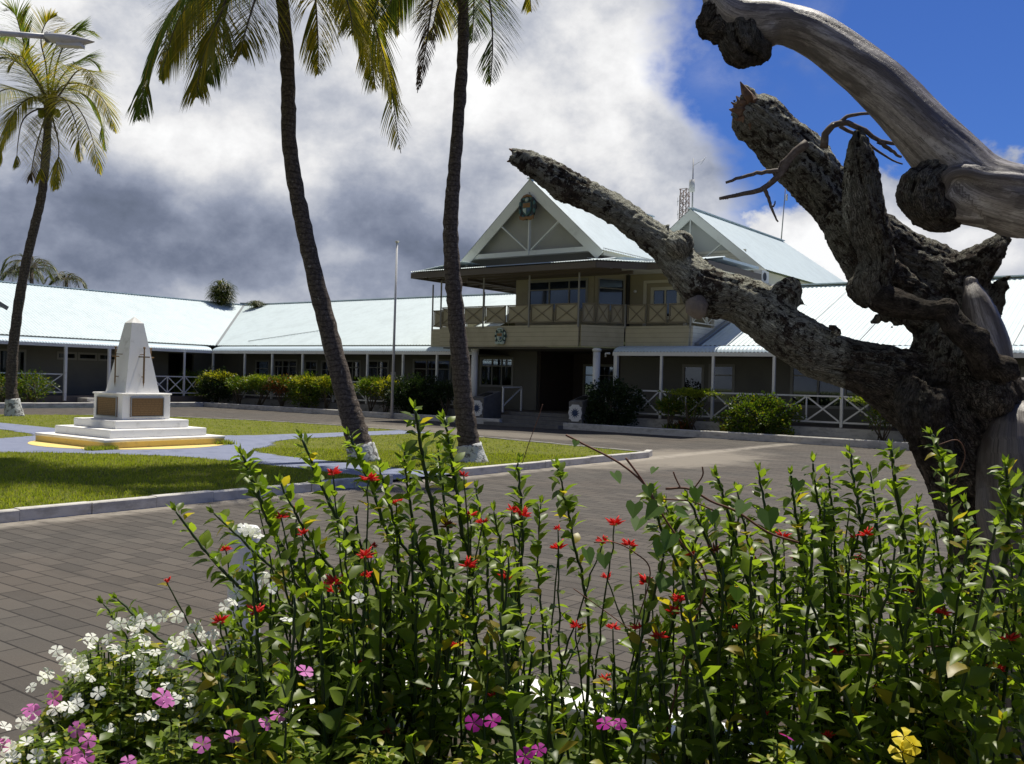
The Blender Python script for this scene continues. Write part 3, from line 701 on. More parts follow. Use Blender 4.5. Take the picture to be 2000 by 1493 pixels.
b = MB(); b.box(-20.3, 22, 33.52, 36.0, .2, .55); b.build('verandah_floor', MT['floor_tile'], fr_)
b = MB(); b.box(-20.3, 22, 33.44, 33.52, .19, .53); b.build('plinth', MT['kerb_white'], fr_)
opsR = [(-18.15, -17.25, .56, 2.72), (-16.95, -15.9, 1.3, 2.75), (-13.5, -10.6, 1.2, 2.85), (-9.2, -7.2, .56, 3.0), (-5.5, -3.0, 1.2, 2.8), (-1, 1.5, 1.2, 2.8)]
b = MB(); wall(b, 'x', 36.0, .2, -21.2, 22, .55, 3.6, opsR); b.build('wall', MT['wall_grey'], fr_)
for a, c, za, zb in opsR:
    if a == -9.2: continue
    if za < .7: window(fr_, 'x', 36.0, -1, a, c, za, zb, (), None, name='door')
    else: window(fr_, 'x', 36.0, -1, a, c, za, zb, (.36, .72) if c - a > 1.8 else (), .72, cur=((.38, .7), (.9, .99)) if a == -13.5 else None)
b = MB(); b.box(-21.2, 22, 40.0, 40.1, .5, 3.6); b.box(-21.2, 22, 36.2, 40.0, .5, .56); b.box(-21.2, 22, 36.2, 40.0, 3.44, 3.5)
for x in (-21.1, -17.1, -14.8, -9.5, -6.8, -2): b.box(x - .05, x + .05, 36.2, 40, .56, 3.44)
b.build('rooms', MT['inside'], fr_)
b = MB(); b.box(-10.35, -9.45, 35.94, 35.985, 1.15, 1.95); b.build('notice_board', MT['board_red'], fr_)
b = MB(); b.box(-9.95, -9.82, 35.93, 35.94, 1.5, 1.62); b.box(-9.6, -9.52, 35.93, 35.94, 1.5, 1.58); b.build('notice', MT['paper'], fr_)
awning(fr_, 'x', -20.15, 22, 33.6, -1)
PR = [-17.92, -15.7, -13.28, -10.78, -8.3, -5.85, -3.4, -.95, 1.5, 4]
post(fr_, -20.0, 33.62, .5, 3.05, .16)
for x in PR: post(fr_, x, 33.62, .35)
for a, c in zip([-20.0] + PR, PR): xrail(fr_, 'x', 33.6, a + .06, c - .06)
b = MB(); b.tube([(-20.25, 33.5, 3.13), (-20.45, 33.5, 3.13), (-20.45, 33.5, 2.98)], .04, 8); b.build('downpipe', MT['white_paint'], fr_)

# ---- central building with balcony
cb = thing('balcony_building', (-23.5, 38, 0), 'two storey cream building with a wrap around balcony and a white gable', 'building')
# balcony band and deck
BZ0, BZ1 = 3.38, 4.28
band = [(-28.9, 32.8), (-21.3, 32.8), (-20.0, 34.35), (-17.05, 34.35)]
b = MB(); b.prism([(-30.6, 34.2), (-28.9, 34.2), (-28.9, 32.86), (-21.33, 32.86), (-20.05, 34.41), (-17.1, 34.41), (-17.1, 37.4), (-19, 41.5), (-30.6, 41.5)], 4.0, 4.2); b.build('balcony_deck', MT['floor_tile'], cb)
def bandseg(p, q, name='fascia', m='siding_cream'):
    b = MB(); p = Vector(p + (0,)); q = Vector(q + (0,)); d = (q - p).normalized(); n = Vector((d.y, -d.x, 0)) * .06
    b.add([p + n + Vector((0, 0, BZ0)), q + n + Vector((0, 0, BZ0)), q + Vector((0, 0, BZ0)) - n, p + Vector((0, 0, BZ0)) - n] + [p + n + Vector((0, 0, BZ1)), q + n + Vector((0, 0, BZ1)), q + Vector((0, 0, BZ1)) - n, p + Vector((0, 0, BZ1)) - n],
          [(0, 3, 2, 1), (4, 5, 6, 7), (0, 1, 5, 4), (1, 2, 6, 5), (2, 3, 7, 6), (3, 0, 4, 7)]); return b.build(name, MT[m], cb)
bandseg((-28.9, 32.8), (-21.33, 32.8)); bandseg((-21.26, 32.82), (-20.07, 34.27)); bandseg((-20.0, 34.35), (-17.1, 34.35))
bandseg((-30.6, 34.1), (-28.97, 34.1)); bandseg((-17.05, 34.42), (-17.05, 37.3), m='siding_lit')
b = MB(); b.prism([(-30.5, 34.3), (-28.8, 34.3), (-28.8, 32.9), (-21.3, 32.9), (-20.1, 34.45), (-17.2, 34.45), (-17.2, 36.0), (-30.5, 36.0)], 3.3, 3.36); b.build('soffit', MT['wall_grey'], cb)
# balcony railing: framed panels with crosses
def panel(p, q, z0=4.42, z1=5.16, board=True):
    p = Vector((p[0], p[1], 0)); q = Vector((q[0], q[1], 0)); d = (q - p).normalized(); n = Vector((d.y, -d.x, 0))
    Z = lambda z: Vector((0, 0, z))
    b = MB()
    b.beam(p + Z(z1), q + Z(z1), .045, .045); b.beam(p + Z(z0), q + Z(z0), .045, .045)
    b.beam(p + d * .04 + Z(z0 + .02), p + d * .04 + Z(z1 - .02), .04, .04, up=n); b.beam(q - d * .04 + Z(z0 + .02), q - d * .04 + Z(z1 - .02), .04, .04, up=n)
    b.beam(p + d * .07 + Z(z0 + .03) + n * .012, q - d * .07 + Z(z1 - .03) + n * .012, .018, .03, up=n.cross(q - p + Z(z1 - z0)))
    b.beam(p + d * .07 + Z(z1 - .03) + n * .034, q - d * .07 + Z(z0 + .03) + n * .034, .018, .03, up=n.cross(q - p - Z(z1 - z0)))
    r = b.build('railing', MT['cream_shaded' if board else 'cream_light'], cb)
    if board:
        b = MB(); a, c = p + d * .07, q - d * .07
        vs = [a - n * .02 + Z(z0 + .03), c - n * .02 + Z(z0 + .03), c - n * .02 + Z(z1 - .03), a - n * .02 + Z(z1 - .03)]
        vs += [v - n * .012 for v in vs]; b.add(vs, [(0, 1, 2, 3), (7, 6, 5, 4), (0, 4, 5, 1), (1, 5, 6, 2), (2, 6, 7, 3), (3, 7, 4, 0)]); b.build('railing_panel', MT['cream_board'], r)

def rail_run(p, q, posts, per=2, zt=6.45, board=True, pm='wall_trim'):
    p = Vector(p + (0,)); q = Vector(q + (0,)); 
    for i in range(posts):
        a = p.lerp(q, i / posts); c = p.lerp(q, (i + 1) / posts)
        for k in range(per): panel(a.lerp(c, k / per + .012), a.lerp(c, (k + 1) / per - .012), board=board)
def bpost(x, y, z1=6.42, z0=4.2, w=.055, m='wall_trim'):
    b = MB(); b.box(x - w / 2, x + w / 2, y - w / 2, y + w / 2, z0, z1); b.build('balcony_post', MT[m], cb)
rail_run((-28.85, 32.78), (-21.33, 32.78), 3); rail_run((-21.26, 32.85), (-20.07, 34.3), 1, 3); rail_run((-20.0, 34.33), (-17.1, 34.33), 1, 3)
rail_run((-17.04, 34.4), (-17.04, 37.1), 1, 2, board=False); rail_run((-30.55, 34.1), (-28.95, 34.1), 1, 1)
rail_run((-30.55, 41.3), (-30.55, 34.2), 3, 2)
for x in (-28.85, -26.35, -23.85, -21.33): bpost(x, 32.72)
bpost(-30.55, 34.05); bpost(-30.55, 38); bpost(-30.55, 41.3); bpost(-17.05, 34.3, 6.5); bpost(-20.0, 34.25, 5.2)
b = MB(); b.box(-28.2, -27.9, 38.4, 38.7, 4.2, 6.6); b.build('column', MT['timber_dark'], cb)
# upper storey walls
UZ0, UZ1 = 4.2, 6.7
opsU = [(-25.6, -22.45, 5.1, 6.45)]
b = MB(); wall(b, 'x', 35.1, .15, -26.35, -22.1, UZ0, UZ1, opsU); b.build('wall', MT['cream_board'], cb)
window(cb, 'x', 35.1, -1, *opsU[0], (.36, .70), .70, 'glass_tinted', 'wall_trim')
b = MB(); b.box(-26.2, -22.2, 35.6, 35.66, 4.2, 6.7); b.build('blind', MT['inside'], cb)
# chamfered bay beside it
pa, pb = Vector((-22.05, 35.1, 0)), Vector((-21.2, 36.35, 0)); d = (pb - pa).normalized(); n = Vector((d.y, -d.x, 0))
def bay(mb, a, c, z0, z1, d0, d1):
    v = [pa + d * a + n * d0, pa + d * c + n * d0, pa + d * c + n * d1, pa + d * a + n * d1]
    mb.add([x + Vector((0, 0, z0)) for x in v] + [x + Vector((0, 0, z1)) for x in v], [(0, 3, 2, 1), (4, 5, 6, 7), (0, 1, 5, 4), (1, 2, 6, 5), (2, 3, 7, 6), (3, 0, 4, 7)])
L = (pb - pa).length
b = MB(); bay(b, 0, L, UZ0, 5.05, -.15, 0); bay(b, 0, L, 6.5, UZ1, -.15, 0); bay(b, 0, .14, 5.05, 6.5, -.15, 0); bay(b, L - .1, L, 5.05, 6.5, -.15, 0); b.build('wall', MT['cream_board'], cb)
b = MB(); bay(b, .14, .2, 5.05, 6.5, -.1, .03); bay(b, L - .16, L - .1, 5.05, 6.5, -.1, .03); bay(b, .2, L - .16, 5.05, 5.11, -.1, .03); bay(b, .2, L - .16, 6.44, 6.5, -.1, .03); bay(b, .2, L - .16, 6.03, 6.08, -.1, .025)
w = b.build('window', MT['wall_trim'], cb); b = MB(); bay(b, .19, L - .15, 5.1, 6.45, -.07, -.05); b.build('pane', MT['glass_tinted'], w)
opsU2 = [(-19.95, -18.65, 4.75, 6.05)]
b = MB(); wall(b, 'x', 36.4, .15, -21.15, -17.15, UZ0, UZ1, opsU2); b.build('wall', MT['cream_board'], cb)
window(cb, 'x', 36.4, -1, *opsU2[0], (.5,), None, 'glass_tinted', 'cream_light', fw=.09)
b = MB(); b.box(-20.35, -20.2, 36.34, 36.385, 4.2, 6.4); b.box(-18.4, -18.25, 36.34, 36.385, 4.2, 6.4); b.box(-20.2, -18.4, 36.34, 36.385, 6.28, 6.4); b.build('door_surround', MT['cream_light'], cb)
b = MB(); b.ball((-20.75, 36.33, 5.95), .07, 10, 6); b.build('wall_light', MT['plate_white'], cb)
b = MB(); b.box(-26.35, -26.2, 35.25, 43.9, UZ0, UZ1); b.build('wall', MT['cream_board'], cb)
b = MB(); b.box(-17.15, -17.0, 36.4, 43.9, 3.3, UZ1); b.build('wall', MT['siding_lit'], cb)
b = MB(); b.box(-26.36, -26.42, 36.6, 37.6, 5.2, 6.3); b.build('window', MT['cream_light'], cb)
b = MB(); b.box(-26.9, -26.45, 37.6, 38.5, 4.7, 5.3); b.box(-26.95, -26.9, 37.7, 38.4, 4.75, 5.25); b.build('cooling_unit', MT['white_paint'], cb)
b = MB(); b.box(-26.1, -17.3, 37.4, 37.5, 4.2, 6.68); b.box(-21.2, -21.05, 36.3, 36.42, 4.2, 6.7); b.build('partition', MT['inside'], cb)
# skirt roof
sk = [(-29.9, 31.8), (-19.95, 31.8), (-18.5, 33.3), (-15.9, 33.3), (-15.9, 38.5), (-20.2, 38.5), (-20.2, 42), (-29.9, 42)]
b = MB()
for i in range(3):
    (x0, y0), (x1, y1) = sk[i], sk[i + 1]; L = math.hypot(x1 - x0, y1 - y0); dd = Vector(((x1 - x0) / L, (y1 - y0) / L, 0)); nn = Vector((-dd.y, dd.x, 0))
    corr(b, (x0 - nn.x * .08, y0 - nn.y * .08, 6.76), dd, nn * 1.7 + Vector((0, 0, .28)), 0, L, lambda s: 0, lambda s: 1, .12, .018)
b.build('skirt_roof', MT['roof_sheet'], cb)
b = MB(); corr(b, (-29.95, 31.9, 6.76), (0, 1, 0), (3.0, 0, .35), 0, 10.1, lambda s: 0, lambda s: 1, .12, .016); b.build('skirt_roof', MT['roof_sheet'], cb)
b = MB(); b.prism([(-28.4, 33.3), (-19.6, 33.3), (-18.6, 34.9), (-16, 34.9), (-16, 38.5), (-20.2, 38.5), (-20.2, 41.9), (-28.4, 41.9)], 6.92, 7.03); b.build('skirt_roof', MT['roof_sheet'], cb)
b = MB(); b.prism([(-29.8, 31.92), (-20.0, 31.92), (-18.55, 33.4), (-16.0, 33.4), (-16.0, 38.4), (-26.3, 38.4), (-26.3, 41.9), (-29.8, 41.9)], 6.69, 6.72); b.build('roof_underside', MT['roof_under'], cb)
b = MB()
for i in range(4):
    (x0, y0), (x1, y1) = sk[i], sk[i + 1]; b.beam((x0, y0, 6.585), (x1, y1, 6.585), .05, .25)
b.beam((-29.9, 31.8, 6.585), (-29.9, 42, 6.585), .05, .25); b.build('fascia', MT['dark_fascia'], cb)
for y in [32.9 + .95 * k for k in range(10)]:
    b = MB(); b.beam((-29.85, y, 6.6), (-26.4 if y > 35 else -20.0, y, 6.6), .07, .14); b.build('rafter', MT['timber_dark'], cb)
b = MB(); b.beam((-28.0, 33.5, 6.5), (-28.0, 41.8, 6.5), .1, .12); b.build('beam', MT['timber_dark'], cb)
# gable roofs
def gable(parent, xc, y0, y1, zb, za, hw, hipend=0, trim=.56, panelmat='gable_panel', king=True, low=None, ov=.35):
    s = (za - zb) / hw
    b = MB(); Ls = math.hypot(hw, za - zb)
    for sg in (1, -1):
        e = Vector((xc + sg * (hw + .05), 0, zb - .05 * s)); td = Vector((-sg * (hw + .05), 0, za - zb + .05 * s))
        corr(b, (e.x, 0, e.z + .05), (0, 1, 0), td, y0 - ov, y1, lambda q: 0, (lambda q: 1) if not hipend else (lambda q: max(0.001, min(1, (y1 - q) / hipend))), .2, .013)
    if hipend: b.add([(xc - hw, y1, zb), (xc + hw, y1, zb), (xc, y1 - hipend, za)], [(0, 1, 2)])
    b.build('gable_roof', MT['roof_sheet'], parent)
    b = MB(); b.beam((xc, y0 - ov, za + .06), (xc, y1 - hipend, za + .06), .3, .05); b.build('ridge_cap', MT['roof_sheet'], parent)
    b = MB(); b.add([(xc - hw, y0 + .06, zb), (xc + hw, y0 + .06, zb), (xc, y0 + .06, za)], [(0, 1, 2)]); b.build('gable_wall', MT[panelmat], parent)
    # soffit under the overhanging verge and barge boards
    b = MB()
    for sg in (1, -1):
        A = Vector((xc + sg * (hw + .08), 0, zb - .08 * s)); P = Vector((xc, 0, za)); dn = Vector((0, 0, -trim * Ls / hw * .82))
        q = [A + Vector((0, y0 - ov, 0)), P + Vector((0, y0 - ov, 0)), P + dn + Vector((0, y0 - ov, 0)), A + dn * .45 + Vector((-sg * .32, y0 - ov, 0))]
        q2 = [v + Vector((0, .05, 0)) for v in q]
        b.add(q + q2, [(0, 1, 2, 3), (7, 6, 5, 4), (0, 4, 5, 1), (1, 5, 6, 2), (2, 6, 7, 3), (3, 7, 4, 0)])
    b.build('barge_board', MT['gable_trim'], parent)
    b = MB(); yf = y0 - ov + .02
    yk = yf + .06
    b.beam((xc - hw + .45, yk, zb + .1), (xc + hw - .45, yk, zb + .1), .05, .2); b.build('tie_beam', MT['gable_trim'], parent)
    b = MB(); b.beam((xc, yk - .015, zb + .02), (xc, yk - .015, za - .55), .05, .13, up=(0, 1, 0)); b.build('king_post', MT['gable_trim'], parent)
    for sg in (1, -1):
        b = MB(); b.beam((xc + sg * .1, yk, zb + .22), (xc + sg * hw * .47, yk, zb + .22 + (za - zb) * .40), .05, .11, up=(0, 1, 0)); b.build('strut', MT['gable_trim'], parent)
gable(cb, -24.0, 33.1, 43.6, 7.3, 10.55, 3.68)
b = MB(); b.box(-27.5, -20.45, 33.16, 43.8, 6.95, 7.3); b.build('wall', MT['wall_grey'], cb)
b = MB(); b.tube([(-24.0, 32.74, 10.5), (-24.0, 32.74, 10.82)], [.03, .012], 6); b.build('finial', MT['gable_trim'], cb)
b = MB(); b.box(-20.5, -20.36, 33.0, 36.9, 7.12, 7.42); b.box(-20.6, -20.5, 33.0, 36.9, 7.3, 7.36); b.build('gutter', MT['cream_light'], cb)
T2 = thing('gabled_building', (-21.9, 50, 0), 'second white gable roofed block rising behind the balcony building', 'building')
gable(T2, -21.9, 44.1, 60.5, 7.58, 10.85, 4.02, 4.2, .5, 'gable_pale')
b = MB(); b.box(-25.6, -18.2, 44.2, 58, 3.5, 7.6); b.build('wall', MT['cream_light'], T2)
b = MB(); b.beam((-24.8, 44.1, 8.62), (-19.0, 44.1, 8.62), .06, .14); b.add([(-25.9, 44.12, 7.58), (-17.9, 44.12, 7.58), (-19.15, 44.12, 8.58), (-24.65, 44.12, 8.58)], [(0, 1, 2, 3)]); b.build('gable_boarding', MT['siding_lit'], T2)
p = atX(1497, 541, -17.75)
ac = thing('air_conditioner', (p.x, p.y, p.z), 'small white air conditioner outdoor unit on the rear gabled block', 'air conditioner')
b = MB(); b.box(p.x - .45, p.x - .05, p.y - .42, p.y + .42, p.z - .28, p.z + .28); b.build('casing', MT['white_paint'], ac)
b = MB(); b.tube([(p.x - .05, p.y - .1, p.z), (p.x - .03, p.y - .1, p.z)], .2, 20); b.build('fan_grille', MT['black'], ac)
b = MB(); b.box(p.x - .5, p.x + .0, p.y - .35, p.y - .3, p.z - .33, p.z - .28); b.box(p.x - .5, p.x + .0, p.y + .3, p.y + .35, p.z - .33, p.z - .28); b.build('bracket', MT['metal_grey'], ac)
# porch: walls, columns, door, steps
b = MB(); wall(b, 'y', -25.75, .12, 36.2, 39.0, .55, 3.4); b.build('wall', MT['wall_brown'], cb)
opsP = [(-25.0, -23.3, .56, 2.75), (-22.7, -21.5, 1.3, 2.6)]
b = MB(); wall(b, 'x', 39.0, .12, -25.7, -21.2, .55, 3.4, opsP); b.build('wall', MT['wall_brown'], cb)
window(cb, 'x', 39.0, -1, *opsP[0], (.5,), .78, name='door'); window(cb, 'x', 39.0, -1, *opsP[1], (.5,), .7)
b = MB(); b.box(-25.6, -21.2, 41, 41.1, .5, 3.4); b.box(-25.6, -21.3, 36.0, 41, 3.3, 3.34); b.build('rooms', MT['inside'], cb)
b = MB(); b.box(-25.6, -21.2, 36.0, 41, .3, .545); b.build('porch_floor', MT['floor_tile'], cb)
b = MB(); wall(b, 'y', -21.25, .1, 36.2, 39.0, .55, 3.4); b.build('wall', MT['wall_brown'], cb)
for x in (-20.72, -27.2):
    b = MB(); b.cyl(x, 33.25, .2, 3.34, .15, .15, 20); b.cyl(x, 33.25, 3.2, 3.3, .19, .19, 20); b.build('column', MT['white_paint'], cb)
for k in range(4):
    b = MB(); b.box(-25.2, -21.35, 31.5 + k * .6, 33.92 if k == 3 else 31.5 + (k + 1) * .6 + .02, 0, .14 * (k + 1) - .01); b.build('step', MT['stone_grey'], cb)
# entrance pedestals with star plates
def pedestal(x0, x1, label):
    t = thing('entrance_pedestal', ((x0 + x1) / 2, 33, 0), label, 'pedestal', 'star pedestals beside the entrance steps')
    b = MB(); y0, y1 = 32.15, 33.4; zf, zb = 1.12, 1.42
    v = [(x0, y0, 0), (x1, y0, 0), (x1, y1, 0), (x0, y1, 0), (x0, y0, zf), (x1, y0, zf), (x1, y1, zb), (x0, y1, zb)]
    b.add(v, [(0, 3, 2, 1), (4, 5, 6, 7), (0, 1, 5, 4), (1, 2, 6, 5), (2, 3, 7, 6), (3, 0, 4, 7)]); b.build('block', MT['stone_grey'], t)
    xm = (x0 + x1) / 2
    b = MB(); sl_ = (zb - zf) / (y1 - y0)
    b.beam((xm, y0 + .25, zf + .25 * sl_ + .015), (xm, y0 + .85, zf + .85 * sl_ + .015), .42, .025); b.build('plaque', MT['black'], t)
    def plate(C, ux, nrm):
        C = Vector(C); ux = Vector(ux); nrm = Vector(nrm); uz = Vector((0, 0, 1)); oc = [(.13, .31), (.31, .31), (.31, .13), (.36, .0)]
        pts = []
        base = [(-.16, -.34), (.16, -.34), (.20, -.27), (.30, -.24), (.27, -.16), (.33, 0), (.27, .16), (.30, .24), (.20, .27), (.16, .34), (-.16, .34), (-.20, .27), (-.30, .24), (-.27, .16), (-.33, 0), (-.27, -.16), (-.30, -.24), (-.20, -.27)]
        n_ = len(base); bb = MB()
        bb.add([C + ux * u + uz * v for u, v in base] + [C + ux * u + uz * v + nrm * .03 for u, v in base], [tuple(range(n_)), tuple(range(n_, 2 * n_))[::-1]] + [(i, (i + 1) % n_, n_ + (i + 1) % n_, n_ + i) for i in range(n_)])
        pl = bb.build('star_plate', MT['plate_white'], t)
        bb = MB(); st = []
        for k in range(24):
            r = .235 if k % 2 == 0 else .115; a = k / 24 * 2 * math.pi; st.append((r * math.sin(a), r * math.cos(a)))
        bb.add([C + nrm * .045] + [C + ux * u + uz * v + nrm * .034 for u, v in st], [(0, 1 + k, 1 + (k + 1) % 24) for k in range(24)]); bb.build('star', MT['blue_star'], pl)
    plate((xm, y0, .66), (1, 0, 0), (0, -1, 0))
    return t, plate
t, pf = pedestal(-26.45, -25.75, 'grey pedestal with a dark blue star left of the entrance steps')
b = MB(); C = Vector((-25.75, 32.75, .66)); base = [(-.16, -.34), (.16, -.34), (.20, -.27), (.30, -.24), (.27, -.16), (.33, 0), (.27, .16), (.30, .24), (.20, .27), (.16, .34), (-.16, .34), (-.20, .27), (-.30, .24), (-.27, .16), (-.33, 0), (-.27, -.16), (-.30, -.24), (-.20, -.27)]
b.add([C + Vector((.03, u, v)) for u, v in base], [tuple(range(len(base)))]); b.build('side_plate', MT['stone_grey'], t)
pedestal(-21.3, -20.65, 'grey pedestal with a dark blue star right of the entrance steps')
# white hand rails by the steps
for x, nm in ((-25.3, 'left'), (-20.85, 'right')):
    b = MB(); b.beam((x, 32.9, 1.6), (x, 34.3, 1.62), .06, .06); b.beam((x, 34.3, .5), (x, 34.3, 1.6), .06, .06, up=(0, 1, 0)); b.beam((x, 32.95, .5), (x, 32.95, 1.6), .06, .06, up=(0, 1, 0))
    b.beam((x, 33.0, .8), (x, 34.25, 1.55), .02, .06); b.build('handrail', MT['white_paint'], cb)

# ---- coats of arms
def crest(c, s, label, main, rim, ribbon, grp='painted national crests on the front'):
    t = thing('coat_of_arms', c, label, 'crest', None); c = Vector(c)
    def P(u, v, d=0): return c + Vector((u * s, -d, v * s))
    def disc(name, uv, m, d0, d1, ctr=(0, 0), par=t):
        b = MB(); n_ = len(uv); b.add([P(u, v, d0) for u, v in uv] + [P(u, v, d1) for u, v in uv] + [P(ctr[0], ctr[1], d1 + .02 * s)], [(i, (i + 1) % n_, n_ + (i + 1) % n_, n_ + i) for i in range(n_)] + [(n_ + i, n_ + (i + 1) % n_, 2 * n_) for i in range(n_)])
        return b.build(name, MT[m], par)
    out = []
    for k in range(40):
        a = k / 40 * 2 * math.pi; r = .40 + .022 * math.sin(a * 9); out.append((r * math.sin(a), .46 * math.cos(a) + .02 * math.sin(a * 11)))
    disc('wreath', out, rim, 0, .06)
    for sg in (-1, 1):
        for k in range(7):
            a = math.radians(28 + k * 20); u, v = sg * .35 * math.sin(a), .42 * math.cos(a)
            b = MB(); b.ball(P(u, v, .07), .085 * s, 8, 5, (.8, .4, 1.2)); b.build('leaf', MT['crest_dark' if k % 2 else main], t)
    sh = [(-.2, .2), (.2, .2), (.21, -.06), (.14, -.22), (0, -.32), (-.14, -.22), (-.21, -.06)]
    q = disc('shield', sh, main, .05, .1)
    disc('shield_top', [(-.17, .17), (.17, .17), (.17, .0), (-.17, .0)], 'crest_gold', .1, .125, (0, .09), q)
    disc('shield_left', [(-.17, -.03), (-.02, -.03), (-.02, -.25), (-.15, -.14)], 'crest_pale', .1, .122, (-.09, -.1), q)
    disc('shield_right', [(.02, -.03), (.17, -.03), (.15, -.14), (.02, -.25)], 'crest_blue', .1, .122, (.09, -.1), q)
    st = []
    for k in range(24): r = .10 if k % 2 == 0 else .05; a = k / 24 * 2 * math.pi; st.append((r * math.sin(a), .30 + r * math.cos(a)))
    disc('star', st, 'crest_pale', .07, .13, (0, .30))
    disc('top_scroll', [(-.26, .37), (-.16, .47), (0, .51), (.16, .47), (.26, .37), (.18, .38), (0, .42), (-.18, .38)], ribbon, .06, .11, (0, .44))
    disc('bottom_scroll', [(-.34, -.30), (-.18, -.36), (0, -.34), (.18, -.36), (.34, -.30), (.32, -.44), (.16, -.49), (0, -.44), (-.16, -.49), (-.32, -.44)], ribbon, .06, .12, (0, -.4))
crest((-24.02, 32.70, 9.32), 1.12, 'dark round crest with a gold ribbon high on the front gable', 'crest_green', 'crest_dark', 'crest_gold')
crest((-25.32, 32.72, 3.83), .74, 'pale green crest with a silver ribbon on the cream balcony front', 'crest_pale', 'crest_green', 'crest_pale')

# ---- roof-top masts
def lattice():
    base = atD(1336, 432, 54); t = thing('radio_mast', (base.x, base.y, base.z - .3), 'short rusty lattice radio mast behind the roof ridges', 'antenna')
    z0, z1, w = base.z - .6, atD(1334, 370, 54).z, .22; b = MB(); c = [(-w, -w), (w, -w), (w, w), (-w, w)]
    for x, y in c: b.tube([(base.x + x, base.y + y, z0), (base.x + x * .8, base.y + y * .8, z1)], .035, 5)
    n_ = 6
    for k in range(n_):
        za, zb = z0 + (z1 - z0) * k / n_, z0 + (z1 - z0) * (k + 1) / n_
        for i in range(4):
            x, y = c[i]; x2, y2 = c[(i + 1) % 4]; b.tube([(base.x + x, base.y + y, za), (base.x + x2, base.y + y2, zb)], .02, 4); b.tube([(base.x + x, base.y + y, zb), (base.x + x2, base.y + y2, zb)], .02, 4)
    b.build('lattice', MT['mast_paint'], t)
    for px, py in ((1322, 395), (1322, 420)):
        b = MB(); p = atD(px, py, 54); q = atD(1336, py - 8, 54); b.tube([p, q], .015, 4)
        for f in (.1, .35, .6): m = p.lerp(q, f); b.tube([m + Vector((0, 0, .25)), m - Vector((0, 0, .25))], .01, 4)
        b.build('antenna', MT['metal_grey'], t)
lattice()
def mast(px, pts, label, D_, boxspec, zbase=None):
    t0 = atD(*pts[0], D_); t1 = atD(*pts[1], D_); t = thing('antenna_mast', t0, label, 'antenna')
    t1 = Vector((t0.x + (t1.x - t0.x), t0.y, t1.z)); b = MB(); b.tube([t0 - Vector((0, 0, .5)), t1], [.05, .03], 6); b.build('pole', MT['metal_grey'], t)
    for (a, c, w) in boxspec:
        b = MB(); p = atD(*a, D_); q = atD(*c, D_); b.tube([p, q], w, 8); b.build('aerial_box', MT['lamp_shell'], t)
    return t, t1
t, top = mast(1352, ((1352, 418), (1354, 310)), 'thin antenna pole with a white box beside the lattice mast', 53, [((1351, 375), (1352, 352), .17)])
b = MB(); b.tube([top - Vector((0, 0, .4)), top + Vector((.5, .3, -.05))], .012, 4); b.tube([top + Vector((.35, .2, -.35)), top + Vector((.6, .35, .1))], .01, 4); b.build('aerial', MT['metal_grey'], t)
mast(1530, ((1524, 482), (1538, 350)), 'tall thin antenna pole rising from the rear roof ridge', 66, [((1540, 372), (1541, 352), .10), ((1536, 392), (1537, 380), .08)])
mast(1580, ((1580, 528), (1581, 510)), 'short vent pipe on the rear roof', 66, [((1580, 528), (1581, 512), .08)])

# ---- flagpole
fp = atY(765, 814, 31.7); t = thing('flagpole', (fp.x, fp.y, 0), 'tall plain white flagpole standing at the kerb', 'flagpole')
b = MB(); b.tube([(fp.x, fp.y, 0), (fp.x + .06, fp.y, 8.15)], [.07, .045], 10); b.build('pole', MT['lamp_shell'], t)
b = MB(); b.cyl(fp.x + .06, fp.y, 8.15, 8.22, .09, .09, 10); b.build('cap', MT['cream_light'], t)
b = MB(); b.tube([(fp.x + .06, fp.y - .08, .9), (fp.x + .09, fp.y - .07, 8.1)], .006, 4); b.build('halyard', MT['lamp_shell'], t)

# ---- street lamp
lp = [atD(x, y, 9.0) for x, y in ((-170, 52), (-90, 57), (0, 65), (92, 72))]
pb_ = Vector((lp[0].x, lp[0].y, 0)); t = thing('street_lamp', pb_, 'grey street lamp head on a long arm at the upper left', 'street lamp')
b = MB(); b.tube([pb_, Vector((lp[0].x, lp[0].y, lp[0].z))], [.09, .06], 12); b.build('pole', MT['lamp_shell'], t)
b = MB(); b.tube(lp, [.03, .03, .027, .025], 10); b.build('arm', MT['lamp_shell'], t)
def lamp_head():
    b = MB(); A = atD(88, 72, 9.0); Bp = atD(184, 82, 9.0); d = (Bp - A); L = d.length; d.normalize(); s = d.cross(Vector((0, 0, 1))).normalized(); u = s.cross(d)
    prof = [(0, .022, .03, .03), (.04, .035, .055, .045), (.25, .04, .075, .075), (.45, .04, .085, .085), (.7, .03, .075, .06), (.9, .015, .045, .02), (1, .005, .012, .003)]
    n_ = 14; vs = []
    for f, up, w, dn in prof:
        for k in range(n_):
            a = 2 * math.pi * k / n_; vs.append(A + d * (L * f) + s * (math.cos(a) * w) + u * ((up if math.sin(a) > 0 else dn * .8) * math.sin(a)))
    b.add(vs, [(i * n_ + k, i * n_ + (k + 1) % n_, (i + 1) * n_ + (k + 1) % n_, (i + 1) * n_ + k) for i in range(len(prof) - 1) for k in range(n_)], True)
    b.build('lamp_head', MT['lamp_shell'], t)
    b = MB(); b.beam(A + d * L * .28 - u * .062, A + d * L * .78 - u * .05, .09, .03, up=u); b.build('lens', MT['plate_white'], t)
    b = MB()
    for f in (.03, .06, .09): b.tube([A + d * L * f, A + d * L * (f + .012)], .052, 12)
    b.build('collar', MT['metal_grey'], t)
lamp_head()

